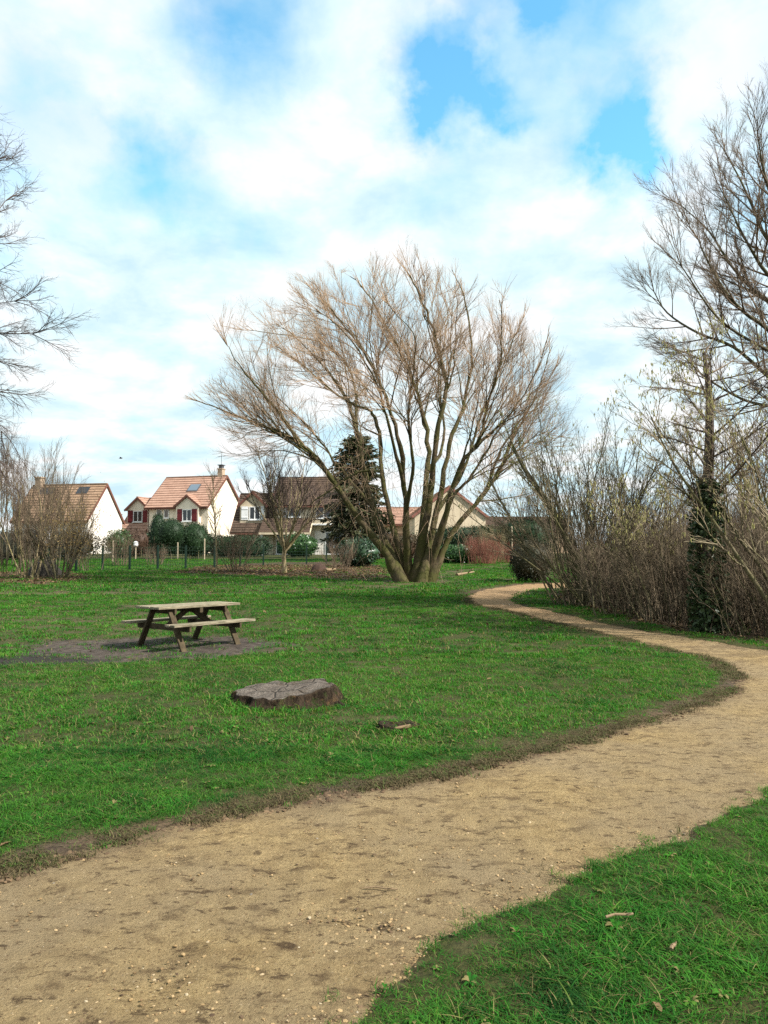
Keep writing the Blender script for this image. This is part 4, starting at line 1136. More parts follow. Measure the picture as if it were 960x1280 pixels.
def core_mesh(rx, ry, rz, f, seed, zmin, sq, lump):
    th, ph = np.meshgrid(np.linspace(0, 6.2832, 25), np.linspace(-1.5708, 1.5708, 14))
    d = np.stack([np.cos(ph) * np.cos(th), np.cos(ph) * np.sin(th), np.sin(ph)], -1)
    d = d / (np.abs(d) ** sq).sum(-1, keepdims=True) ** (1 / sq)
    k = 1 + lump * (fbm(th * 2.2 + 20, d[..., 2] * 3 + 7, seed) - .5) * 2
    V = d * (f * k)[..., None] * np.array([rx, ry, rz]); V[..., 2] = np.maximum(V[..., 2], zmin * rz)
    I = np.arange(14 * 25).reshape(14, 25)
    return V.reshape(-1, 3), np.stack([I[:-1, :-1], I[:-1, 1:], I[1:, 1:], I[1:, :-1]], -1).reshape(-1, 4)

def mat_leaf(name, c0, c1, c2=None, trans=0.25, rough=0.6, spec=0.3):
    t = NT(name)
    c = t.mix(t.isl(), c0, c1)
    c = t.mix(t.ramp(t.noise(2.2, 4, 0.6, t.obj()), (0.4, 0), (0.62, 0.8)), c, c2 or c1)
    return t.bsdf(c, rough, None, spec, trans)

def bush(name, label, cat, px, Y, w_, h_, dpt, mat, n, size, seed, lump=0.2, sq=2.0, zc=None, core=0.82, group=None, aspect=0.5, stems=True, lift=0.0, x=None, zlow=None):
    """evergreen bush or hedge: cards over a lumpy inner mass, on the ground"""
    xx = at(px, 695, Y).x if x is None else x
    o = thing(name, label, cat, (xx, Y, zb(xx, Y)), 0, group)
    P = blob_points(n, w_ / 2, dpt / 2, h_ / 2, seed, 0.55, lump, -0.98, sq) + np.array([0, 0, h_ / 2 + lift])
    V, Q = cards(P, size, aspect, 0.3, seed)
    V2, Q2 = core_mesh(w_ / 2, dpt / 2, h_ / 2, core, seed, -1, sq, lump); V2 = V2 + np.array([0, 0, h_ / 2 + lift])
    np_obj('foliage', np.vstack([V, V2]), np.vstack([Q, Q2 + len(V)]), mat, o)
    if stems:
        T = Tubes()
        for i in range(7 if lift < .3 else 1):
            b_ = Vector((G.uniform(-.3, .3) * w_ * (lift < .3), G.uniform(-.3, .3) * dpt * (lift < .3), -.1))
            T.add(polyline(b_, Vector((G.gauss(0, .1), G.gauss(0, .1), 1)), h_ * .5 + lift, 4, .05, .05), [.05, .045, .04, .035, .03], 6)
        T.build('trunk' if lift >= .3 else 'stem', M_BARKG, o)
    return o

M_WILLOW = mat_bark('willow_bark', (0.028, 0.020, 0.013), (0.130, 0.092, 0.056), (0.058, 0.056, 0.016), 0.5, 7)
M_WTWIG = mat_plain('willow_twigs', (0.235, 0.155, 0.092), (0.36, 0.25, 0.158), 1.2, 0.75)
M_BARKG = mat_bark('grey_bark', (0.051, 0.041, 0.029), (0.157, 0.128, 0.089), (0.072, 0.072, 0.030), 0.35, 8)
M_TWIGG = mat_plain('grey_twigs', (0.102, 0.072, 0.047), (0.170, 0.123, 0.081), 2, 0.85)
M_TWIGDARK = mat_plain('dark_twigs', (0.050, 0.036, 0.030), (0.095, 0.068, 0.055), 2, 0.85)
M_PALEBARK = mat_bark('pale_bark', (0.196, 0.145, 0.081), (0.340, 0.272, 0.162), (0.136, 0.128, 0.043), 0.2, 8)
M_HAZEL = mat_bark('hazel_bark', (0.060, 0.046, 0.030), (0.190, 0.150, 0.098), (0.10, 0.095, 0.04), 0.4, 8)
M_HAZTWIG = mat_plain('hazel_twigs', (0.135, 0.105, 0.06), (0.24, 0.195, 0.12), 2, 0.8)
M_BROWNTWIG = mat_plain('brown_brush', (0.064, 0.047, 0.030), (0.165, 0.125, 0.078), 1.1, 0.85, island=0.6)
M_CATKIN = mat_plain('catkins', (0.255, 0.238, 0.076), (0.357, 0.323, 0.128), 3, 0.8)
M_RED = mat_plain('dogwood_stems', (0.15, 0.050, 0.032), (0.25, 0.105, 0.070), 2, 0.7)
M_IVY = mat_leaf('ivy_leaves', (0.022, 0.042, 0.014), (0.055, 0.080, 0.030), (0.035, 0.055, 0.020), .15, .45, .3)
M_CONIFER = mat_leaf('conifer_needles', (0.024, 0.036, 0.013), (0.070, 0.074, 0.026), (0.050, 0.052, 0.022), .15)
M_TOPIARY = mat_leaf('dark_evergreen', (0.008, 0.024, 0.008), (0.022, 0.050, 0.015), (0.014, 0.034, 0.010), .12)
M_LAUREL = mat_leaf('laurel_leaves', (0.020, 0.060, 0.014), (0.050, 0.120, 0.026), (0.030, 0.080, 0.018), .15, .4, .5)
M_DRYLEAF = mat_leaf('clinging_dead_leaves', (0.16, 0.095, 0.030), (0.30, 0.20, 0.065), (0.20, 0.15, 0.05), .3)

# ---- the big willow: stems traced as they stand, each with its own lean towards or away from the viewer
wx, wy = WILLOW; wz = zb(wx, wy); WB = Vector((wx, wy, wz))
TB, CB = Tubes(), Tubes()
CEN = at(487, 520, wy) - WB; RX, RZ, RY = 7.5, 6.45, 6.4
def wenv(q):
    a = math.atan2(q.z - CEN.z, q.x - CEN.x)
    k = 1 + 0.05 * math.sin(a * 5 + 1) + 0.06 * math.sin(a * 11 + q.y) + 0.04 * math.sin(a * 23)
    if q.z < CEN.z: return abs(q.x - CEN.x) < RX * 1.03 and q.z > 2.2
    dz = (q.z - CEN.z) / RZ; dx = (q.x - CEN.x) / (RX * (1.0 if q.x > CEN.x else 1.08))
    return dx * dx + dz * dz + ((q.y - CEN.y) / RY) ** 2 < k * k
stems = [
 ([(498, 726), (484, 694), (449, 650), (408, 590), (378, 557), (347, 540), (296, 520), (262, 506)], -1.5, .27),
 ([(378, 557), (345, 512), (318, 480), (294, 450), (280, 424)], -2.2, .11),
 ([(506, 726), (492, 665), (478, 600), (474, 540), (463, 514), (445, 507), (420, 492), (385, 462), (345, 432)], 1.5, .19),
 ([(501, 724), (470, 648), (455, 585), (446, 540), (434, 500), (408, 462), (368, 420), (345, 405)], 3.0, .21),
 ([(510, 727), (507, 642), (500, 558), (482, 496), (455, 440), (420, 395), (398, 368)], -2.5, .19),
 ([(520, 724), (532, 620), (535, 552), (518, 480), (490, 420), (458, 365), (438, 345)], 2.8, .20),
 ([(518, 728), (535, 640), (546, 545), (557, 480), (541, 412), (520, 360), (508, 338)], -.6, .23),
 ([(529, 727), (546, 640), (562, 556), (582, 500), (589, 428), (580, 370), (565, 338)], 2.2, .20),
 ([(536, 728), (558, 640), (577, 580), (598, 553), (610, 505), (627, 440), (626, 375)], -3.0, .19),
 ([(542, 726), (553, 690), (570, 660), (607, 615), (627, 583), (642, 548), (670, 492), (690, 432)], .8, .21),
 ([(538, 690), (566, 622), (590, 594), (624, 535), (662, 482), (688, 415)], -2.0, .13),
 ([(600, 620), (628, 560), (655, 520), (682, 480), (697, 455)], 2.5, .09),
 ([(500, 600), (490, 545), (470, 480), (430, 415), (392, 385)], -3.5, .11),
 ([(544, 600), (555, 550), (547, 470), (560, 400), (548, 350)], 4.2, .11),
 ([(505, 640), (516, 580), (510, 520), (520, 430), (480, 375)], -4.4, .12),
 ([(555, 640), (578, 590), (602, 520), (640, 430), (655, 395)], 4.4, .12),
 ([(474, 540), (440, 470), (405, 430), (330, 415), (300, 412)], 3.6, .09),
 ([(440, 638), (425, 585), (395, 545), (350, 500), (310, 470)], 2.0, .10),
]
WS = [dict(n=9, kids=9, t0=.16, ang=30, ratio=.44, up=.05, wob=.06, k=5, end=.2, rr=.36, cut=.022, bias=.15),
      dict(n=6, kids=6, t0=.10, ang=24, ratio=.60, up=.06, wob=.05, k=3, end=.3, rr=.5, bias=.1),
      dict(n=4, kids=5, t0=.08, ang=22, ratio=.74, up=.05, wob=.05, k=3, end=.4, rr=.6, bias=.1),
      dict(n=3, kids=0, t0=.1, ang=18, ratio=.5, up=.05, wob=.05, k=3, end=.5)]
STEMS = []
for pts, dy, r0 in stems:
    n = len(pts); P = []
    for i, (px, py) in enumerate(pts):
        f = max(0, (727 - py) / 400.0)
        if py > 715: px = 515 + (px - 515) * .72
        q = at(px, py, wy + dy * f * 1.25) - WB
        if i == 0 and py > 715: q = Vector((q.x, G.uniform(-.5, .5), -.25))
        P.append(q)
    if pts[0][1] < 715 and STEMS:      # a fork: start it on the stem it springs from
        P[0] = min((v for Q_, _ in STEMS for v in Q_), key=lambda v: (v - P[0]).length).copy()
    P = [Vector(v) for v in catmull([tuple(v) for v in P], 5)]
    m_ = len(P); e = 0.07
    STEMS.append((P, r0)); rad = [(r0 * (1 - (1 - e) * (i / (m_ - 1)) ** .52)) * (1 + (0.42 * max(0, 1 - i / 5) if pts[0][1] > 715 else 0)) for i in range(m_)]
    TB.add([v + Vector((G.gauss(0, .028), G.gauss(0, .028), 0)) * (i > 2) for i, v in enumerate(P)], [q_ * G.uniform(.88, 1.12) for q_ in rad], 10)
    L = sum((P[i + 1] - P[i]).length for i in range(m_ - 1))
    nk = int(L * .38)
    for i in range(nk):
        t = .34 + .66 * ((i + G.random()) / nk)
        q, dd = along(P, min(t, .99)); a = R(G.uniform(22, 58))
        outw = (q - Vector((0, 0, 3.0))); outw.normalize()
        side = perp(dd) + outw * .5 + Vector((0, 0, .35)); side = (side - dd * side.dot(dd)).normalized()
        nd = (dd * math.cos(a) + side * math.sin(a)).normalized()
        rr = rad[min(int(t * (m_ - 1)), m_ - 1)]
        grow(TB, CB, q, nd, G.uniform(2.4, 5.2) * (1.15 - .5 * t), min(rr * .5, .038), 0, WS, wenv)
    for i in range(5):      # the leader's own fan
        q, dd = along(P, G.uniform(.82, .99)); nd = (dd + perp(dd) * .35 + Vector((0, 0, .15))).normalized()
        grow(TB, CB, q, nd, G.uniform(1.6, 3.0), .02, 1, WS, wenv)
# branches fanning from the stems to every part of the crown
NB = 125
for i in range(NB):
    zc_ = -0.30 + 1.27 * (i + .5) / NB; a = i * 2.39996 + G.uniform(-.25, .25); rr = math.sqrt(max(0, 1 - min(zc_, 1) ** 2)) if zc_ > 0 else 1.0
    k = G.uniform(.80, .985)
    T_ = CEN + Vector((RX * rr * math.cos(a) * k, RY * rr * math.sin(a) * k, RZ * zc_ * (k if zc_ > 0 else 1)))
    best = None
    for P, r0 in STEMS:
        for j in range(len(P) // 3, len(P) - 2):
            v = T_ - P[j]; l = v.length
            if l < 1.6 or l > 6.5: continue
            tg = (P[j + 1] - P[j - 1]).normalized(); c_ = v.dot(tg) / l
            if c_ < .55 or v.z < -.5: continue
            cost = abs(l - 3.6) + 7 * (1 - c_) + G.uniform(0, .8)
            if best is None or cost < best[0]: best = (cost, P, j, r0, tg, l)
    if best is None: continue
    _, P, j, r0, tg, l = best
    rs = r0 * (1 - .93 * (j / (len(P) - 1)) ** .52); r_ = min(rs * .62, .052)
    A_ = P[j]; Cc = A_ + tg * l * .45 + perp(tg) * G.uniform(.1, .7); pts = []
    for s_ in range(10):
        u = s_ / 9; pts.append(A_ * (1 - u) ** 2 + Cc * 2 * u * (1 - u) + T_ * u * u + Vector((G.gauss(0, .03), G.gauss(0, .03), G.gauss(0, .03))) * (s_ > 0))
    rad = [r_ * (1 - .82 * (s_ / 9) ** .7) for s_ in range(10)]
    (TB if r_ > .03 else CB).add(pts, rad, 6)
    for s_ in range(int(l * 1.9) + 2):
        u = .18 + .82 * G.random() ** .85; q, dd = along(pts, min(u, .99)); an = R(G.uniform(20, 48))
        side = perp(dd) + Vector((0, 0, .2)); side = (side - dd * side.dot(dd)).normalized()
        grow(TB, CB, q, (dd * math.cos(an) + side * math.sin(an)).normalized(), G.uniform(1.0, 2.3) * (1.15 - .4 * u), min(.016, r_ * .5), 1, WS, wenv)
# fine shoots hanging from and standing on the lower limbs
for i in range(620):
    px, py = G.choice([(G.gauss(438, 22), G.gauss(575, 34)), (G.gauss(455, 25), G.gauss(610, 40)), (G.gauss(540, 30), G.gauss(640, 22)), (G.gauss(470, 60), G.gauss(560, 35)), (G.gauss(580, 30), G.gauss(590, 30))])
    q = at(px, py, wy + G.uniform(-1.6, 1.6)) - WB
    CB.add(polyline(q, Vector((G.gauss(0, .5), G.gauss(0, .5), G.choice([-.6, -.6, .5]))), G.uniform(.5, 1.6), 5, .12, -.22 if G.random() < .65 else .15), [.009, .008, .007, .006, .005, .004], 3)
# long weeping branch across the left
P = [at(px, py, wy - 1.8) - WB for px, py in [(462, 588), (448, 590), (430, 600), (412, 614), (395, 624), (386, 632)]]
TB.add(P, [.05, .045, .04, .032, .024, .015], 6)
print('willow', TB.count(), CB.count())
tree_obj('willow_tree', 'big bare many-stemmed willow with mossy trunks and reddish twigs mid lawn', 'tree', WB, TB, CB, M_WILLOW, M_WTWIG)

# ---- generic bare tree / shrub
def shrub(H, base_r, nst, lean, r0, spec, leanv=(0, 0), cut=0.02, up0=.02, tmin=.75):
    TB, CB = Tubes(), Tubes()
    spec[0]['cut'] = cut
    for i in range(nst):
        a = G.uniform(0, 6.283); rr = base_r * math.sqrt(G.random())
        b_ = Vector((rr * math.cos(a), rr * math.sin(a), -.1))
        d = Vector((math.cos(a) * lean * G.uniform(.2, 1) + leanv[0] * G.uniform(.4, 1.2), math.sin(a) * lean * G.uniform(.2, 1) + leanv[1], 1)).normalized()
        grow(TB, CB, b_, d, H * G.uniform(tmin, 1.05), r0 * G.uniform(.6, 1.1), 0, spec)
    return TB, CB
def sp(n0, k0, t0, a0, rt0, up0, k1, a1, rt1, up1, k2=0, a2=30, rt2=.5, up2=.05, wob=.06, bias=.1, kk=(5, 3, 3)):
    S = [dict(n=n0, kids=k0, t0=t0, ang=a0, ratio=rt0, up=up0, wob=wob, k=kk[0], end=.22, rr=.42, bias=bias),
         dict(n=5, kids=k1, t0=.12, ang=a1, ratio=rt1, up=up1, wob=wob * 1.3, k=kk[1], end=.4, rr=.55, bias=bias),
         dict(n=4, kids=k2, t0=.1, ang=a2, ratio=rt2, up=up2, wob=wob * 1.5, k=kk[2], end=.5, rr=.6, bias=bias)]
    if k2: S.append(dict(n=3, kids=0, t0=.1, ang=25, ratio=.5, up=up2, wob=.1, k=3, end=.5))
    return S

# round-headed garden tree on a pale trunk
bx, by = ground_at(355, 716.5); T1, C1 = Tubes(), Tubes()
S_ = sp(7, 9, .2, 30, .42, .06, 8, 30, .5, .07, 5, 28, .55, .06); S_[0]['cut'] = .025
T1.add([Vector((0, 0, -.2)), Vector((.02, 0, .3)), Vector((-.03, 0, .8)), Vector((.02, .02, 1.25))], [.17, .125, .11, .11], 9)
for i in range(13):
    a = 6.283 * i / 13 + G.uniform(-.3, .3); l = G.uniform(.12, 1.0)
    grow(T1, C1, Vector((.02, .02, G.uniform(.95, 1.25))), Vector((math.cos(a) * l, math.sin(a) * l, 1)).normalized(), G.uniform(4.2, 5.7) * (1.05 - .28 * l), .062, 0, S_)
tree_obj('round_headed_tree', 'small bare tree with pale trunk and round head before the brown roofed house', 'tree', (bx, by, zb(bx, by)), T1, C1, M_PALEBARK, M_TWIGDARK)
# slim young tree
bx, by = ground_at(270, 715); T1, C1 = Tubes(), Tubes()
S_ = sp(9, 26, .38, 34, .26, .01, 6, 30, .5, .05, wob=.035); S_[0]['cut'] = .018
grow(T1, C1, Vector((0, 0, -.15)), Vector((0, 0, 1)), 5.3, .062, 0, S_)
tree_obj('slim_young_tree', 'slim young tree with one straight pale stem by the fence', 'tree', (bx, by, zb(bx, by)), T1, C1, M_PALEBARK, M_TWIGG)
# dark brushy shrub beside it
def place_shrub(name, label, px, py, TBCB, mt, mc, group=None, cat='shrub'):
    gx, gy = ground_at(px, py)
    return tree_obj(name, label, cat, (gx, gy, zb(gx, gy)), *TBCB, mt, mc, group)
place_shrub('bare_shrub', 'dark brushy bare shrub between the slim tree and round headed tree', 298, 714, shrub(2.7, .5, 26, .55, .02, sp(6, 9, .15, 30, .4, .04, 6, 30, .5, .05)), M_BARKG, M_TWIGG)
# fence-side low bare brush
for px, py, H, lab in [(152, 707, 2.2, 'low bare brown bush left of the white headed garden lamp'), (195, 706, 1.3, 'tiny bare bush at the foot of the topiaries by the fence'), (425, 712, 1.7, 'pale dry bush left of the dark rhododendron')]:
    place_shrub('bare_bush', lab, px, py, shrub(H, .5, 30, .6, .014, sp(5, 8, .15, 32, .45, .03, 6, 30, .5, .04)), M_TWIGG, M_TWIGG, 'bare bushes by the fence')
# left foreground shrubs
def leafy(C, n, size, mat, parent, seed, part='leaves'):
    V, Q = cards(C, size, .55, 0, seed); return np_obj(part, V, Q, mat, parent)
S_ = sp(9, 11, .25, 22, .36, .05, 7, 26, .5, .06, 4, 28, .5, .05, wob=.045)
o = place_shrub('multi_stem_shrub', 'tall pale many-stemmed shrub on the left, left of the brush mound', 36, 723, shrub(4.4, .40, 16, .40, .04, S_), M_PALEBARK, M_TWIGG, 'bare shrubs at the left edge')
o = place_shrub('leafy_brown_shrub', 'many-stemmed shrub keeping brown dead leaves, right of the brush mound', 73, 723, shrub(3.5, .36, 17, .62, .04, sp(8, 10, .22, 26, .4, .04, 7, 28, .5, .05, 4, 28, .5, .05)), M_BARKG, M_BROWNTWIG, 'bare shrubs at the left edge')
g_ = np.random.default_rng(3); nn = 2200
P_ = np.stack([g_.normal(.75, .7, nn), g_.normal(0, .7, nn), g_.normal(2.1, .65, nn)], 1); P_ = P_[P_[:, 2] > .5]
leafy(P_, 0, .065, M_DRYLEAF, o, 4)
S_ = sp(10, 13, .3, 20, .32, .05, 6, 25, .5, .06, 3, 28, .5, .05, wob=.04)
src = None
labs = ['leftmost slender bare tree behind the left shrubs', 'tall slender bare tree above the chimney of the white gabled house', 'slender bare tree over the terracotta roof, shorter than its left neighbour', 'lowest slender bare tree near the white gable', 'slender bare tree between chimney and left frame edge']
for i, (px, Y, sc_, rz) in enumerate([(-14, 44, 1.05, 0), (36, 46, 1.0, 1.3), (66, 47, .86, 2.4), (90, 48, .74, 3.9), (10, 50, 1.12, 5)]):
    p = at(px, 695, Y)
    if src is None:
        src = tree_obj('slender_tree', labs[0], 'tree', (p.x, Y, zb(p.x, Y)), *shrub(7.2, .5, 7, .17, .05, S_), M_BARKG, M_TWIGG, 'slender bare trees behind the left shrubs'); o = src
    else:
        o = copy_tree(src); o.location = (p.x, Y, zb(p.x, Y)); o['label'] = labs[i]
    o.scale = (sc_,) * 3; o.rotation_euler = (0, 0, rz)
S_ = sp(7, 10, .15, 28, .4, .03, 7, 28, .5, .04, 3, 28, .5, .05)
src = None
labs = ['low dense brown thicket shrub at the left frame edge', 'dense brown shrub behind the pale many-stemmed shrub', 'brown shrub between the leafy brown shrub and the fence']
for i, (px, py, sc_) in enumerate([(4, 719, 1.0), (45, 716, 1.1), (112, 714, .9)]):
    gx, gy = ground_at(px, py)
    if src is None:
        src = o = tree_obj('brown_shrub', labs[0], 'shrub', (gx, gy, zb(gx, gy)), *shrub(2.4, .7, 12, .5, .02, S_), M_BARKG, M_BROWNTWIG, 'brown shrubs at the left edge')
    else:
        o = copy_tree(src); o.location = (gx, gy, zb(gx, gy)); o['label'] = labs[i]; o.rotation_euler = (0, 0, i * 2.1)
    o.scale = (sc_,) * 3

# ---- tall trees standing just outside the frame, limbs reaching in
def limbs_tree(name, label, base, trunk_pts, limbs, Y0, spec, mt, mc, r_limb=.09, kids=9, lenr=(1.2, 2.6), env=None, cut=.03, droop=0.0):
    TB, CB = Tubes(), Tubes(); spec[0]['cut'] = cut
    B0 = Vector(base)
    TP = [Vector(v) for v in catmull([tuple(v) for v in trunk_pts], 4)]; m_ = len(TP)
    TB.add(TP, [.32 * (1.25 - .95 * i / (m_ - 1)) for i in range(m_)], 10)
    for pts, dy in limbs:
        P = [at(px, py, Y0 + dy * i / (len(pts) - 1)) - B0 for i, (px, py) in enumerate(pts)]
        # join the limb to the trunk
        zt = min(P[0].z - .3, TP[-1].z); zt = max(zt, 1.5)
        tp = min(TP, key=lambda v: abs(v.z - zt))
        P = [tp.copy()] + P
        P = [Vector(v) for v in catmull([tuple(v) for v in P], 4)]; m_ = len(P)
        rad = [r_limb * (1.15 - .95 * i / (m_ - 1)) for i in range(m_)]
        TB.add(P, rad, 7)
        L = sum((P[i + 1] - P[i]).length for i in range(m_ - 1)); nk = int(kids * L / 3)
        for i in range(nk):
            t = .22 + .78 * (i + G.random()) / nk; q, dd = along(P, min(t, .99)); a = R(G.uniform(22, 50))
            side = perp(dd) + Vector((0, 0, .25 - droop)); side = (side - dd * side.dot(dd)).normalized()
            nd = (dd * math.cos(a) + side * math.sin(a)).normalized()
            grow(TB, CB, q, nd, G.uniform(*lenr) * (1.1 - .4 * t), min(.03, rad[int(t * (m_ - 1))] * .6), 0, spec)
        for i in range(4):
            q, dd = along(P, .985); grow(TB, CB, q, (dd + perp(dd) * .3).normalized(), G.uniform(.7, 1.4), .012, 1, spec)
    return tree_obj(name, label, 'tree', B0, TB, CB, mt, mc)

Yr = 19.0; b0 = at(1120, 695, Yr); b0 = Vector((b0.x, Yr, zb(b0.x, Yr)))
tr = [Vector((0, 0, -.2))] + [at(px, py, Yr) - b0 for px, py in [(1112, 690), (1100, 600), (1085, 500), (1078, 400), (1070, 300), (1066, 230), (1064, 190), (1060, 160)]]
limbs = [([(1030, 520), (960, 470), (917, 434), (872, 416), (834, 391), (816, 362)], 1.0), ([(1020, 470), (960, 412), (931, 391), (905, 362), (883, 323), (872, 298)], -1.2),
         ([(1020, 430), (960, 377), (936, 357), (911, 328), (886, 289), (848, 254)], 1.4), ([(1015, 400), (960, 343), (942, 317), (925, 286), (903, 240)], -.6),
         ([(1010, 350), (960, 300), (942, 261), (925, 224), (905, 188)], .9), ([(1005, 310), (968, 252), (955, 215), (948, 175)], -1.2),
         ([(1040, 560), (985, 515), (930, 500), (880, 470), (850, 440)], 2.4), 
         ([(1010, 460), (965, 440), (900, 400), (850, 330)], -2.2), ([(1080, 420), (1120, 330), (1160, 240), (1190, 160)], 1), ([(1090, 500), (1150, 420), (1210, 350)], -1), ([(1070, 240), (1060, 190), (1040, 150)], .6)]
SR = sp(7, 8, .15, 26, .46, .05, 8, 26, .52, .04, 5, 24, .6, .03, wob=.05, bias=.05)
limbs_tree('tall_bare_tree', 'tall bare tree outside the right edge, its fine upswept limbs filling the upper right', b0, tr, limbs, Yr, SR, M_BARKG, M_TWIGG, .06, 8, (1.0, 2.2))

Yl = 17.0; b0 = at(-150, 695, Yl); b0 = Vector((b0.x, Yl, zb(b0.x, Yl)))
tr = [Vector((0, 0, -.2))] + [at(px, py, Yl) - b0 for px, py in [(-150, 700), (-145, 560), (-130, 420), (-120, 280), (-110, 140), (-105, 20)]]
limbs = [([(px - 54, py) for px, py in l_], dy_) for l_, dy_ in [([(-70, 440), (0, 402), (22, 388), (45, 381), (74, 376)], .6), ([(-70, 420), (0, 413), (40, 415), (70, 417), (96, 417)], -.7),
         ([(-60, 450), (0, 440), (16, 458), (24, 480), (38, 486)], .2), ([(-70, 360), (-20, 330), (5, 318), (26, 306), (40, 302)], 1), ([(-70, 380), (-10, 370), (14, 358), (30, 350), (40, 348)], -1.2),
         ([(-70, 300), (-20, 262), (0, 246), (14, 236), (22, 230)], .6), ([(-60, 270), (-15, 215), (-2, 200), (8, 196), (12, 190)], -.4), ([(-50, 200), (-20, 160), (-6, 145), (4, 140)], .5),
         ([(-80, 470), (-20, 470), (2, 505), (14, 530)], .8), ([(-70, 400), (-10, 395), (10, 420), (20, 440), (40, 448)], 1.6), ([(-90, 500), (-30, 520), (0, 545), (16, 560)], -.6),
         ([(-30, 300), (20, 285), (46, 268), (62, 250)], 1.4), ([(-30, 230), (10, 215), (36, 205), (52, 200)], 1.1), ([(-40, 480), (10, 500), (40, 515), (56, 540)], 1.2), ([(-40, 520), (16, 540), (40, 560), (50, 580)], .4), ([(-180, 400), (-240, 330), (-300, 280)], .5), ([(-160, 300), (-210, 220), (-260, 150)], -.5), ([(-110, 100), (-80, 40), (-60, 0)], .3)]]
SL = sp(6, 7, .12, 34, .46, .01, 7, 34, .52, .0, 5, 34, .6, .0, wob=.09, bias=-.05)
limbs_tree('overhanging_tree', 'bare tree beyond the left edge with dark twiggy boughs reaching into the sky', b0, tr, limbs, Yl, SL, M_TWIGDARK, M_TWIGDARK, .034, 15, (.5, 1.05), droop=.3)

# ---- right bank: leaning hazel, catkin hazels, ivy-clad alder, undergrowth
hx, hy = ground_at(738, 757)
S_ = sp(11, 10, .34, 26, .25, .008, 6, 32, .5, .02, 3, 30, .5, .02, wob=.045, bias=.1); S_[0]['cut'] = .016
TB, CB = Tubes(), Tubes()
for i in range(62):
    f = G.random()
    lx = -0.85 + 1.45 * f + G.gauss(0, .07)
    b_ = Vector((G.uniform(-.75, .9) + lx * .3, G.uniform(-.7, .7), -.1))
    d = Vector((lx, G.uniform(-.35, .35), 1.0)).normalized()
    grow(TB, CB, b_, d, G.uniform(3.7, 5.5) * (1.04 - .22 * abs(lx + .1)), G.uniform(.018, .040), 0, S_)
P = [at(px, py, hy) - Vector((hx, hy, zb(hx, hy))) for px, py in [(742, 760), (725, 715), (705, 665), (682, 625), (655, 585), (640, 555)]]
TB.add([Vector(v) for v in catmull([tuple(v) for v in P], 4)], list(np.linspace(.15, .035, 21)), 9)
for i in range(9):
    q, dd = along(P, G.uniform(.4, .98)); grow(TB, CB, q, (dd + perp(dd) * .5 + Vector((0, 0, .3))).normalized(), G.uniform(1, 2), .02, 0, S_)
hz = tree_obj('leaning_hazel', 'huge many-stemmed hazel leaning left over the bend of the path', 'shrub', (hx, hy, zb(hx, hy)), TB, CB, M_HAZEL, M_HAZTWIG)

def catkins(CB, frac, n, seed, zmin=1.5, L=.07):
    g = random.Random(seed); T = Tubes()
    pool = []
    for (m_, k), lst in CB.g.items(): pool += [a[-1] for a, _ in lst]
    pool = [p for p in pool if p.z > zmin]
    for i in range(n):
        p = g.choice(pool); l = L * g.uniform(.6, 1.3)
        T.add([p, p + Vector((g.gauss(0, .008), g.gauss(0, .008), -l * .5)), p + Vector((g.gauss(0, .012), g.gauss(0, .012), -l))], [.007, .010, .005], 4)
    return T
tag(catkins(CB, 1, 1300, 3, 2.4).build('catkins', M_CATKIN, hz), kind='stuff')

def hazel(px, py, H, nst, lean, leanv, label, ncat, seed, name='catkin_hazel'):
    gx, gy = ground_at(px, py)
    S_ = sp(9, 12, .25, 30, .34, .01, 7, 32, .5, .02, 4, 30, .5, .02, wob=.055, bias=.05)
    T_, C_ = shrub(H, .35, nst, lean, .05, S_, leanv, .02)
    o = tree_obj(name, label, 'shrub', (gx, gy, zb(gx, gy)), T_, C_, M_HAZEL, M_HAZTWIG)
    tag(catkins(C_, 1, ncat, seed, 1.5, .075).build('catkins', M_CATKIN, o), kind='stuff')
    return o
hazel(1010, 800, 5.0, 5, .25, (-.62, .05), 'hazel hung with yellow catkins leaning in from the right edge', 700, 5)
hazel(815, 772, 3.2, 6, .35, (-.05, .1), 'slim hazel with pale catkins behind the undergrowth, left of the ivy trunk', 700, 6, 'slim_hazel')

# ivy-clad alder
ax, ay = ground_at(884, 789); A0 = Vector((ax, ay, zb(ax, ay)))
TB, CB = Tubes(), Tubes()
P = [Vector((0, 0, -.2))] + [at(px, py, ay) - A0 for px, py in [(885, 760), (884, 700), (883, 640), (886, 580), (887, 520), (885, 480), (880, 440)]]
P = [Vector(v) for v in catmull([tuple(v) for v in P], 4)]; m_ = len(P)
rad = list(np.linspace(.19, .035, m_)); TB.add(P, rad, 10)
S_ = sp(8, 10, .2, 34, .42, .012, 8, 34, .5, .01, 4, 32, .55, .0, wob=.06); S_[0]['cut'] = .02
for i in range(24):
    t = .36 + .64 * (i + G.random()) / 24; q, dd = along(P, min(t, .99)); a = G.uniform(0, 6.283)
    grow(TB, CB, q, Vector((math.cos(a), math.sin(a), G.uniform(.25, .9))).normalized(), G.uniform(1.2, 2.9) * (1.25 - .65 * t), .030 * (1.2 - .6 * t), 0, S_)
al = tree_obj('ivy_clad_alder', 'slender dark tree with ivy wrapped round its trunk on the right', 'tree', A0, TB, CB, M_TWIGDARK, M_TWIGG)
g_ = np.random.default_rng(8); n = 5200
tt = g_.uniform(0, .52, n); I_ = tt * (m_ - 1); i0 = I_.astype(int); fr = (I_ - i0)[:, None]
PA = np.array([tuple(v) for v in P]); C_ = PA[i0] * (1 - fr) + PA[i0 + 1] * fr
an = g_.uniform(0, 6.283, n); rr = (np.array(rad)[i0] + .015 + .20 * g_.uniform(size=n) ** 2.2 * (0.6 + .9 * fbm(tt * 14, an * .8, 5)))
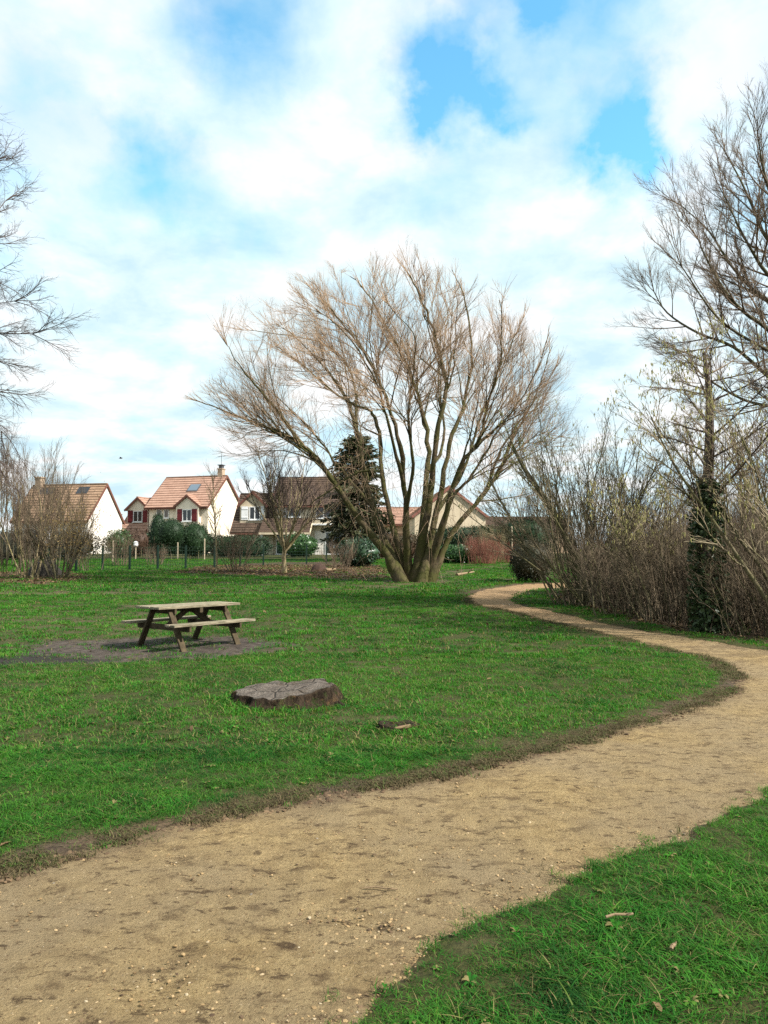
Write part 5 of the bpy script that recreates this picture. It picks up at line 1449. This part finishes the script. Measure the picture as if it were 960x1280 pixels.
C_ = C_ + np.stack([np.cos(an) * rr, np.sin(an) * rr, g_.normal(0, .05, n)], 1)
V, Q = cards(C_, .085, .8, -.3, 3); np_obj('ivy', V, Q, M_IVY, al)
tag(catkins(CB, 1, 900, 9, 3.2, .06).build('catkins', M_CATKIN, al), kind='stuff')

# undergrowth: one mass of brush nobody could count
U = Tubes(); n = 0
while n < 5000:
    x_ = G.uniform(3.8, 20); y_ = G.uniform(11.5, 33)
    if poly_sdf(np.array([x_]), np.array([y_]), THICKET)[0] > -.12: continue
    if x_ > .52 * y_ + 3.5: continue
    n += 1
    edge_ = -poly_sdf(np.array([x_]), np.array([y_]), THICKET)[0]
    H = G.uniform(.7, 2.3) * min(1, .5 + edge_ * .35) * (1.0 + .35 * float(fbm(np.array([x_ * .5]), np.array([y_ * .5]), 77)[0]))
    p = Vector((x_, y_, zb(x_, y_) - .05)); d = Vector((G.gauss(0, .15), G.gauss(0, .15), 1)).normalized()
    r_ = G.uniform(.004, .014)
    pts = polyline(p, d, H, 5, .07, .0); U.add(pts, [r_, r_ * .9, r_ * .8, r_ * .7, r_ * .55, r_ * .35], 3)
    for k in range(G.randint(1, 3)):
        q, dd = along(pts, G.uniform(.3, .97)); nd = (dd + perp(dd) * G.uniform(.2, .6)).normalized()
        U.add(polyline(q, nd, H * G.uniform(.2, .5), 3, .12, .03), [r_ * .6, r_ * .5, r_ * .4, r_ * .25], 3)
for i in range(1500):       # arching bramble canes and fallen sticks
    x_ = G.uniform(4, 14); y_ = G.uniform(11.5, 30)
    if poly_sdf(np.array([x_]), np.array([y_]), THICKET)[0] > -.3: continue
    a = G.uniform(0, 6.28); p = Vector((x_, y_, zb(x_, y_)))
    U.add(polyline(p, Vector((math.cos(a) * .6, math.sin(a) * .6, 1)).normalized(), G.uniform(.8, 2.2), 6, .06, -.22), [.007, .007, .006, .006, .005, .004, .003], 3)
tag(U.build('undergrowth', M_BROWNTWIG), kind='stuff')
print('undergrowth', U.count())
# brushy shrubs standing in the undergrowth (copies of three, turned and scaled)
srcs = []
for k in range(3):
    S_ = sp(9, 12, .18, 24, .36, .02, 7, 30, .5, .03, 4, 30, .5, .03, wob=.05)
    srcs.append(tree_obj('thicket_shrub', '', 'shrub', (0, 0, 0), *shrub(4.3, .8, 13, .40, .024, S_, cut=.018), M_HAZEL, M_BROWNTWIG if k != 1 else M_TWIGG))
spots = [(775, 770, 1.0), (800, 764, 1.05), (835, 778, .95), (855, 768, 1.1), (912, 783, 1.0), (940, 793, .95), (985, 795, 1.05), (900, 768, 1.15), (950, 772, 1.2), (1010, 780, 1.2), (770, 752, 1.1), (830, 752, 1.2), (880, 754, 1.25), (940, 758, 1.3), (1000, 764, 1.3), (720, 745, .9), (785, 744, 1.2), (850, 743, 1.35), (915, 747, 1.4), (985, 750, 1.4)]
desc = ['first brushy shrub right of the leaning hazel', 'shrub tucked just behind the slim hazel foot', 'shrub at the verge halfway between leaning hazel and ivy trunk', 'twiggy shrub close left of the ivy trunk', 'verge shrub close right of the ivy trunk', 'front verge shrub near the right frame edge',
        'verge shrub cut by the right frame edge', 'taller shrub directly behind the ivy trunk', 'tall shrub behind the front verge shrub at right', 'tall shrub outside the right frame edge', 'shrub in the second row behind the leaning hazel', 'second-row shrub behind the slim hazel',
        'second-row shrub left of and behind the ivy trunk', 'second-row tall shrub behind right verge', 'second-row tall shrub at right frame edge', 'low shrub behind the leaning hazel foot', 'back-row shrub seen through the leaning hazel', 'back-row tall shrub above the brown undergrowth', 'back-row tall shrub right of the ivy trunk', 'back-row tall shrub at the right frame edge']
used_ = [False] * 3
for i, (px, py, sc_) in enumerate(spots):
    k = i % 3; gx, gy = ground_at(px, py)
    o = srcs[k] if not used_[k] else copy_tree(srcs[k]); used_[k] = True
    o.location = (gx, gy, zb(gx, gy)); o.rotation_euler = (0, 0, i * 1.7); o.scale = (sc_ * .85, sc_ * .85, sc_ * (.50 if i < 7 else .52))
    o['label'] = desc[i]; o['group'] = 'brushy shrubs along the right bank'

# ---- evergreens, hedges and bushes behind
def conifer(px, Y, H, Wd, label):
    p = at(px, 695, Y); o = thing('conifer_tree', label, 'tree', (p.x, Y, zb(p.x, Y)))
    T_ = Tubes(); T_.add([Vector((0, 0, -.2)), Vector((.05, 0, H * .3)), Vector((0, .05, H * .65)), Vector((0, 0, H))], [.2, .15, .09, .02], 8)
    C_ = []; D_ = []
    nb = 190
    for i in range(nb):
        f = .10 + .88 * (i / nb) ** .95; z_ = H * f; a = i * 2.399 + G.uniform(-.3, .3)
        prof = (1 - f) ** .42 * (0.55 + .55 * G.random())
        if f < .28: prof *= .62 + 1.35 * f
        l = Wd / 2 * prof + .15
        pts = polyline(Vector((0, 0, z_)), Vector((math.cos(a), math.sin(a), .15)), l, 5, .05, -.07 + .10 * f)
        T_.add(pts, [.035, .03, .024, .018, .012, .006], 4)
        for k in range(int(30 + 60 * l / 2.5)):
            q, dd = along(pts, G.uniform(.12, 1) ** .8)
            q = q + Vector((G.gauss(0, .10), G.gauss(0, .10), G.gauss(-.06, .08)))
            C_.append(tuple(q)); v_ = dd + perp(dd) * .5 + Vector((0, 0, -.35)); D_.append(tuple(v_))
    C_ = np.array(C_); V, Q = cards(C_, .40, .30, 0, 5, np.array(D_))
    T_.build('trunk', M_TWIGDARK, o); np_obj('foliage', V, Q, M_CONIFER, o)
conifer(446, 58, 9.6, 6.0, 'dark green conifer standing behind the left limbs of the willow')

bush('topiary_ball', 'round clipped dark topiary below the two small windows', 'topiary', 214, 62, 2.3, 2.5, 2.3, M_TOPIARY, 5000, .10, 21, .05, lift=.85)
bush('topiary_cone', 'narrow upright clipped evergreen against the left of the round topiary', 'topiary', 197, 64, 1.5, 3.9, 1.5, M_TOPIARY, 3500, .11, 22, .10)
bush('topiary_dome', 'dark domed evergreen right of the round topiary below the gabled window', 'topiary', 243, 64, 2.6, 3.1, 2.2, M_TOPIARY, 5500, .11, 23, .12)
bush('evergreen_hedge', 'long dark hedge along the foot of the cream house', 'hedge', 205, 72, 11, 2.2, 1.6, M_TOPIARY, 12000, .14, 24, .12, 5)
bush('drooping_evergreen', 'drooping green shrub by the corner of the white gable', 'shrub', 149, 66, 2.2, 2.5, 1.8, M_LAUREL, 2200, .22, 25, .3, aspect=.25, core=.6)
bush('grey_hedge', 'dull grey-green hedge behind the bare shrubs at the far left', 'hedge', 40, 60, 11, 2.3, 1.6, mat_leaf('dull_leaves', (.03, .035, .025), (.06, .062, .045), (.045, .04, .03)), 9000, .14, 44, .14, 4)
bush('rust_bush', 'rusty brown bush between drooping evergreen and topiaries', 'shrub', 170, 69, 2.5, 2.6, 2.0, mat_leaf('rust_leaves', (.05, .028, .018), (.10, .058, .036), (.07, .04, .026)), 3000, .12, 26, .25)
bush('laurel_bush', 'glossy green rounded bush in front of the brown roofed house porch', 'shrub', 373, 66, 3.6, 2.1, 2.0, M_LAUREL, 6000, .14, 27, .2)
bush('dark_hedge', 'dark hedge left of the round headed tree below the lower brown roof', 'hedge', 300, 68, 5.6, 1.9, 1.6, M_TOPIARY, 6500, .14, 28, .18, 4)
bush('brown_hedge', 'flat topped brown beech hedge behind the willow and rhododendron', 'hedge', 478, 62, 6.4, 2.1, 1.4, mat_leaf('beech_leaves', (.06, .035, .02), (.13, .075, .04), (.05, .045, .02)), 8500, .12, 29, .08, 6)
bush('rhododendron', 'dark blue-green rounded rhododendron in the leaf bed left of the willow', 'shrub', 449, 47, 2.7, 1.75, 2.0, mat_leaf('rhododendron_leaves', (.014, .038, .018), (.035, .075, .030), (.02, .05, .022), .1, .4, .5), 3600, .17, 30, .28, aspect=.35)
bush('tall_hedge', 'tall dark green hedge below the beige gable', 'hedge', 592, 66, 9.5, 2.7, 1.8, M_TOPIARY, 11000, .16, 31, .22, 3.5)
bush('laurel_hedge', 'low glossy laurel clump right of the willow foot', 'shrub', 570, 52, 2.7, 1.25, 1.6, M_LAUREL, 4600, .13, 32, .16, 3)
bush('dark_shrub', 'dark round yew bush on the left foot of the leaning hazel', 'shrub', 664, 31.5, 1.75, 1.75, 2.0, mat_leaf('yew_leaves', (.012, .018, .009), (.035, .042, .018), (.05, .038, .02), .08), 9000, .07, 33, .12, 2.4)
bush('far_evergreen', 'dark evergreen bush left of the tall pale pole', 'shrub', 655, 60, 5.0, 3.3, 3.0, M_TOPIARY, 6000, .16, 34, .25)
# red-stemmed dogwood
gx, gy = at(603, 695, 51).x, 51
for j, (px, Y, H, lab) in enumerate([(603, 51, 1.9, 'red stemmed dogwood thicket right of the laurel clump'), (636, 53, 1.5, 'smaller red stemmed dogwood by the pale pole')]):
    gx = at(px, 695, Y).x
    T_, C_ = shrub(H, .9 if j == 0 else .7, 150 if j == 0 else 90, .35, .013, sp(5, 5, .25, 22, .4, .03, 3, 24, .5, .03), cut=.012)
    tree_obj('dogwood_shrub', lab, 'shrub', (gx, Y, zb(gx, Y)), T_, C_, M_RED, M_RED, 'red dogwoods')
# tan grassy canes behind
gx = at(617, 695, 57).x
tree_obj('tan_cane_clump', 'tall tan canes standing behind the red dogwood', 'shrub', (gx, 57, zb(gx, 57)), *shrub(2.7, .8, 90, .15, .016, sp(5, 4, .4, 18, .3, .02, 2, 20, .4, .02), cut=.014), M_PALEBARK, M_PALEBARK)
# bare trees beyond, right and left
S_ = sp(8, 11, .25, 30, .40, .03, 8, 30, .5, .03, 4, 28, .5, .03)
src = None
for i, (px, Y, sc_, lab) in enumerate([(700, 42, .55, 'bare tree beyond the leaning hazel'), (800, 38, .50, 'bare tree behind the thicket in the gap between hazel and alder'), (865, 36, .62, 'bare tree rising behind the ivy trunk'), (935, 34, 0.88, 'bare tree behind the catkin hazel at right'), (1010, 36, 1.2, 'bare tree beyond the right frame edge'), (665, 60, .75, 'bare tree beyond the tall pale pole')]):
    gx = at(px, 695, Y).x
    if src is None: src = o = tree_obj('background_tree', lab, 'tree', (gx, Y, zb(gx, Y)), *shrub(7.2, .3, 7, .33, .085, S_, cut=.03), M_BARKG, M_TWIGG, 'bare trees behind the thicket')
    else:
        o = copy_tree(src); o.location = (gx, Y, zb(gx, Y)); o['label'] = lab; o.rotation_euler = (0, 0, i * 1.9)
    o.scale = (sc_,) * 3
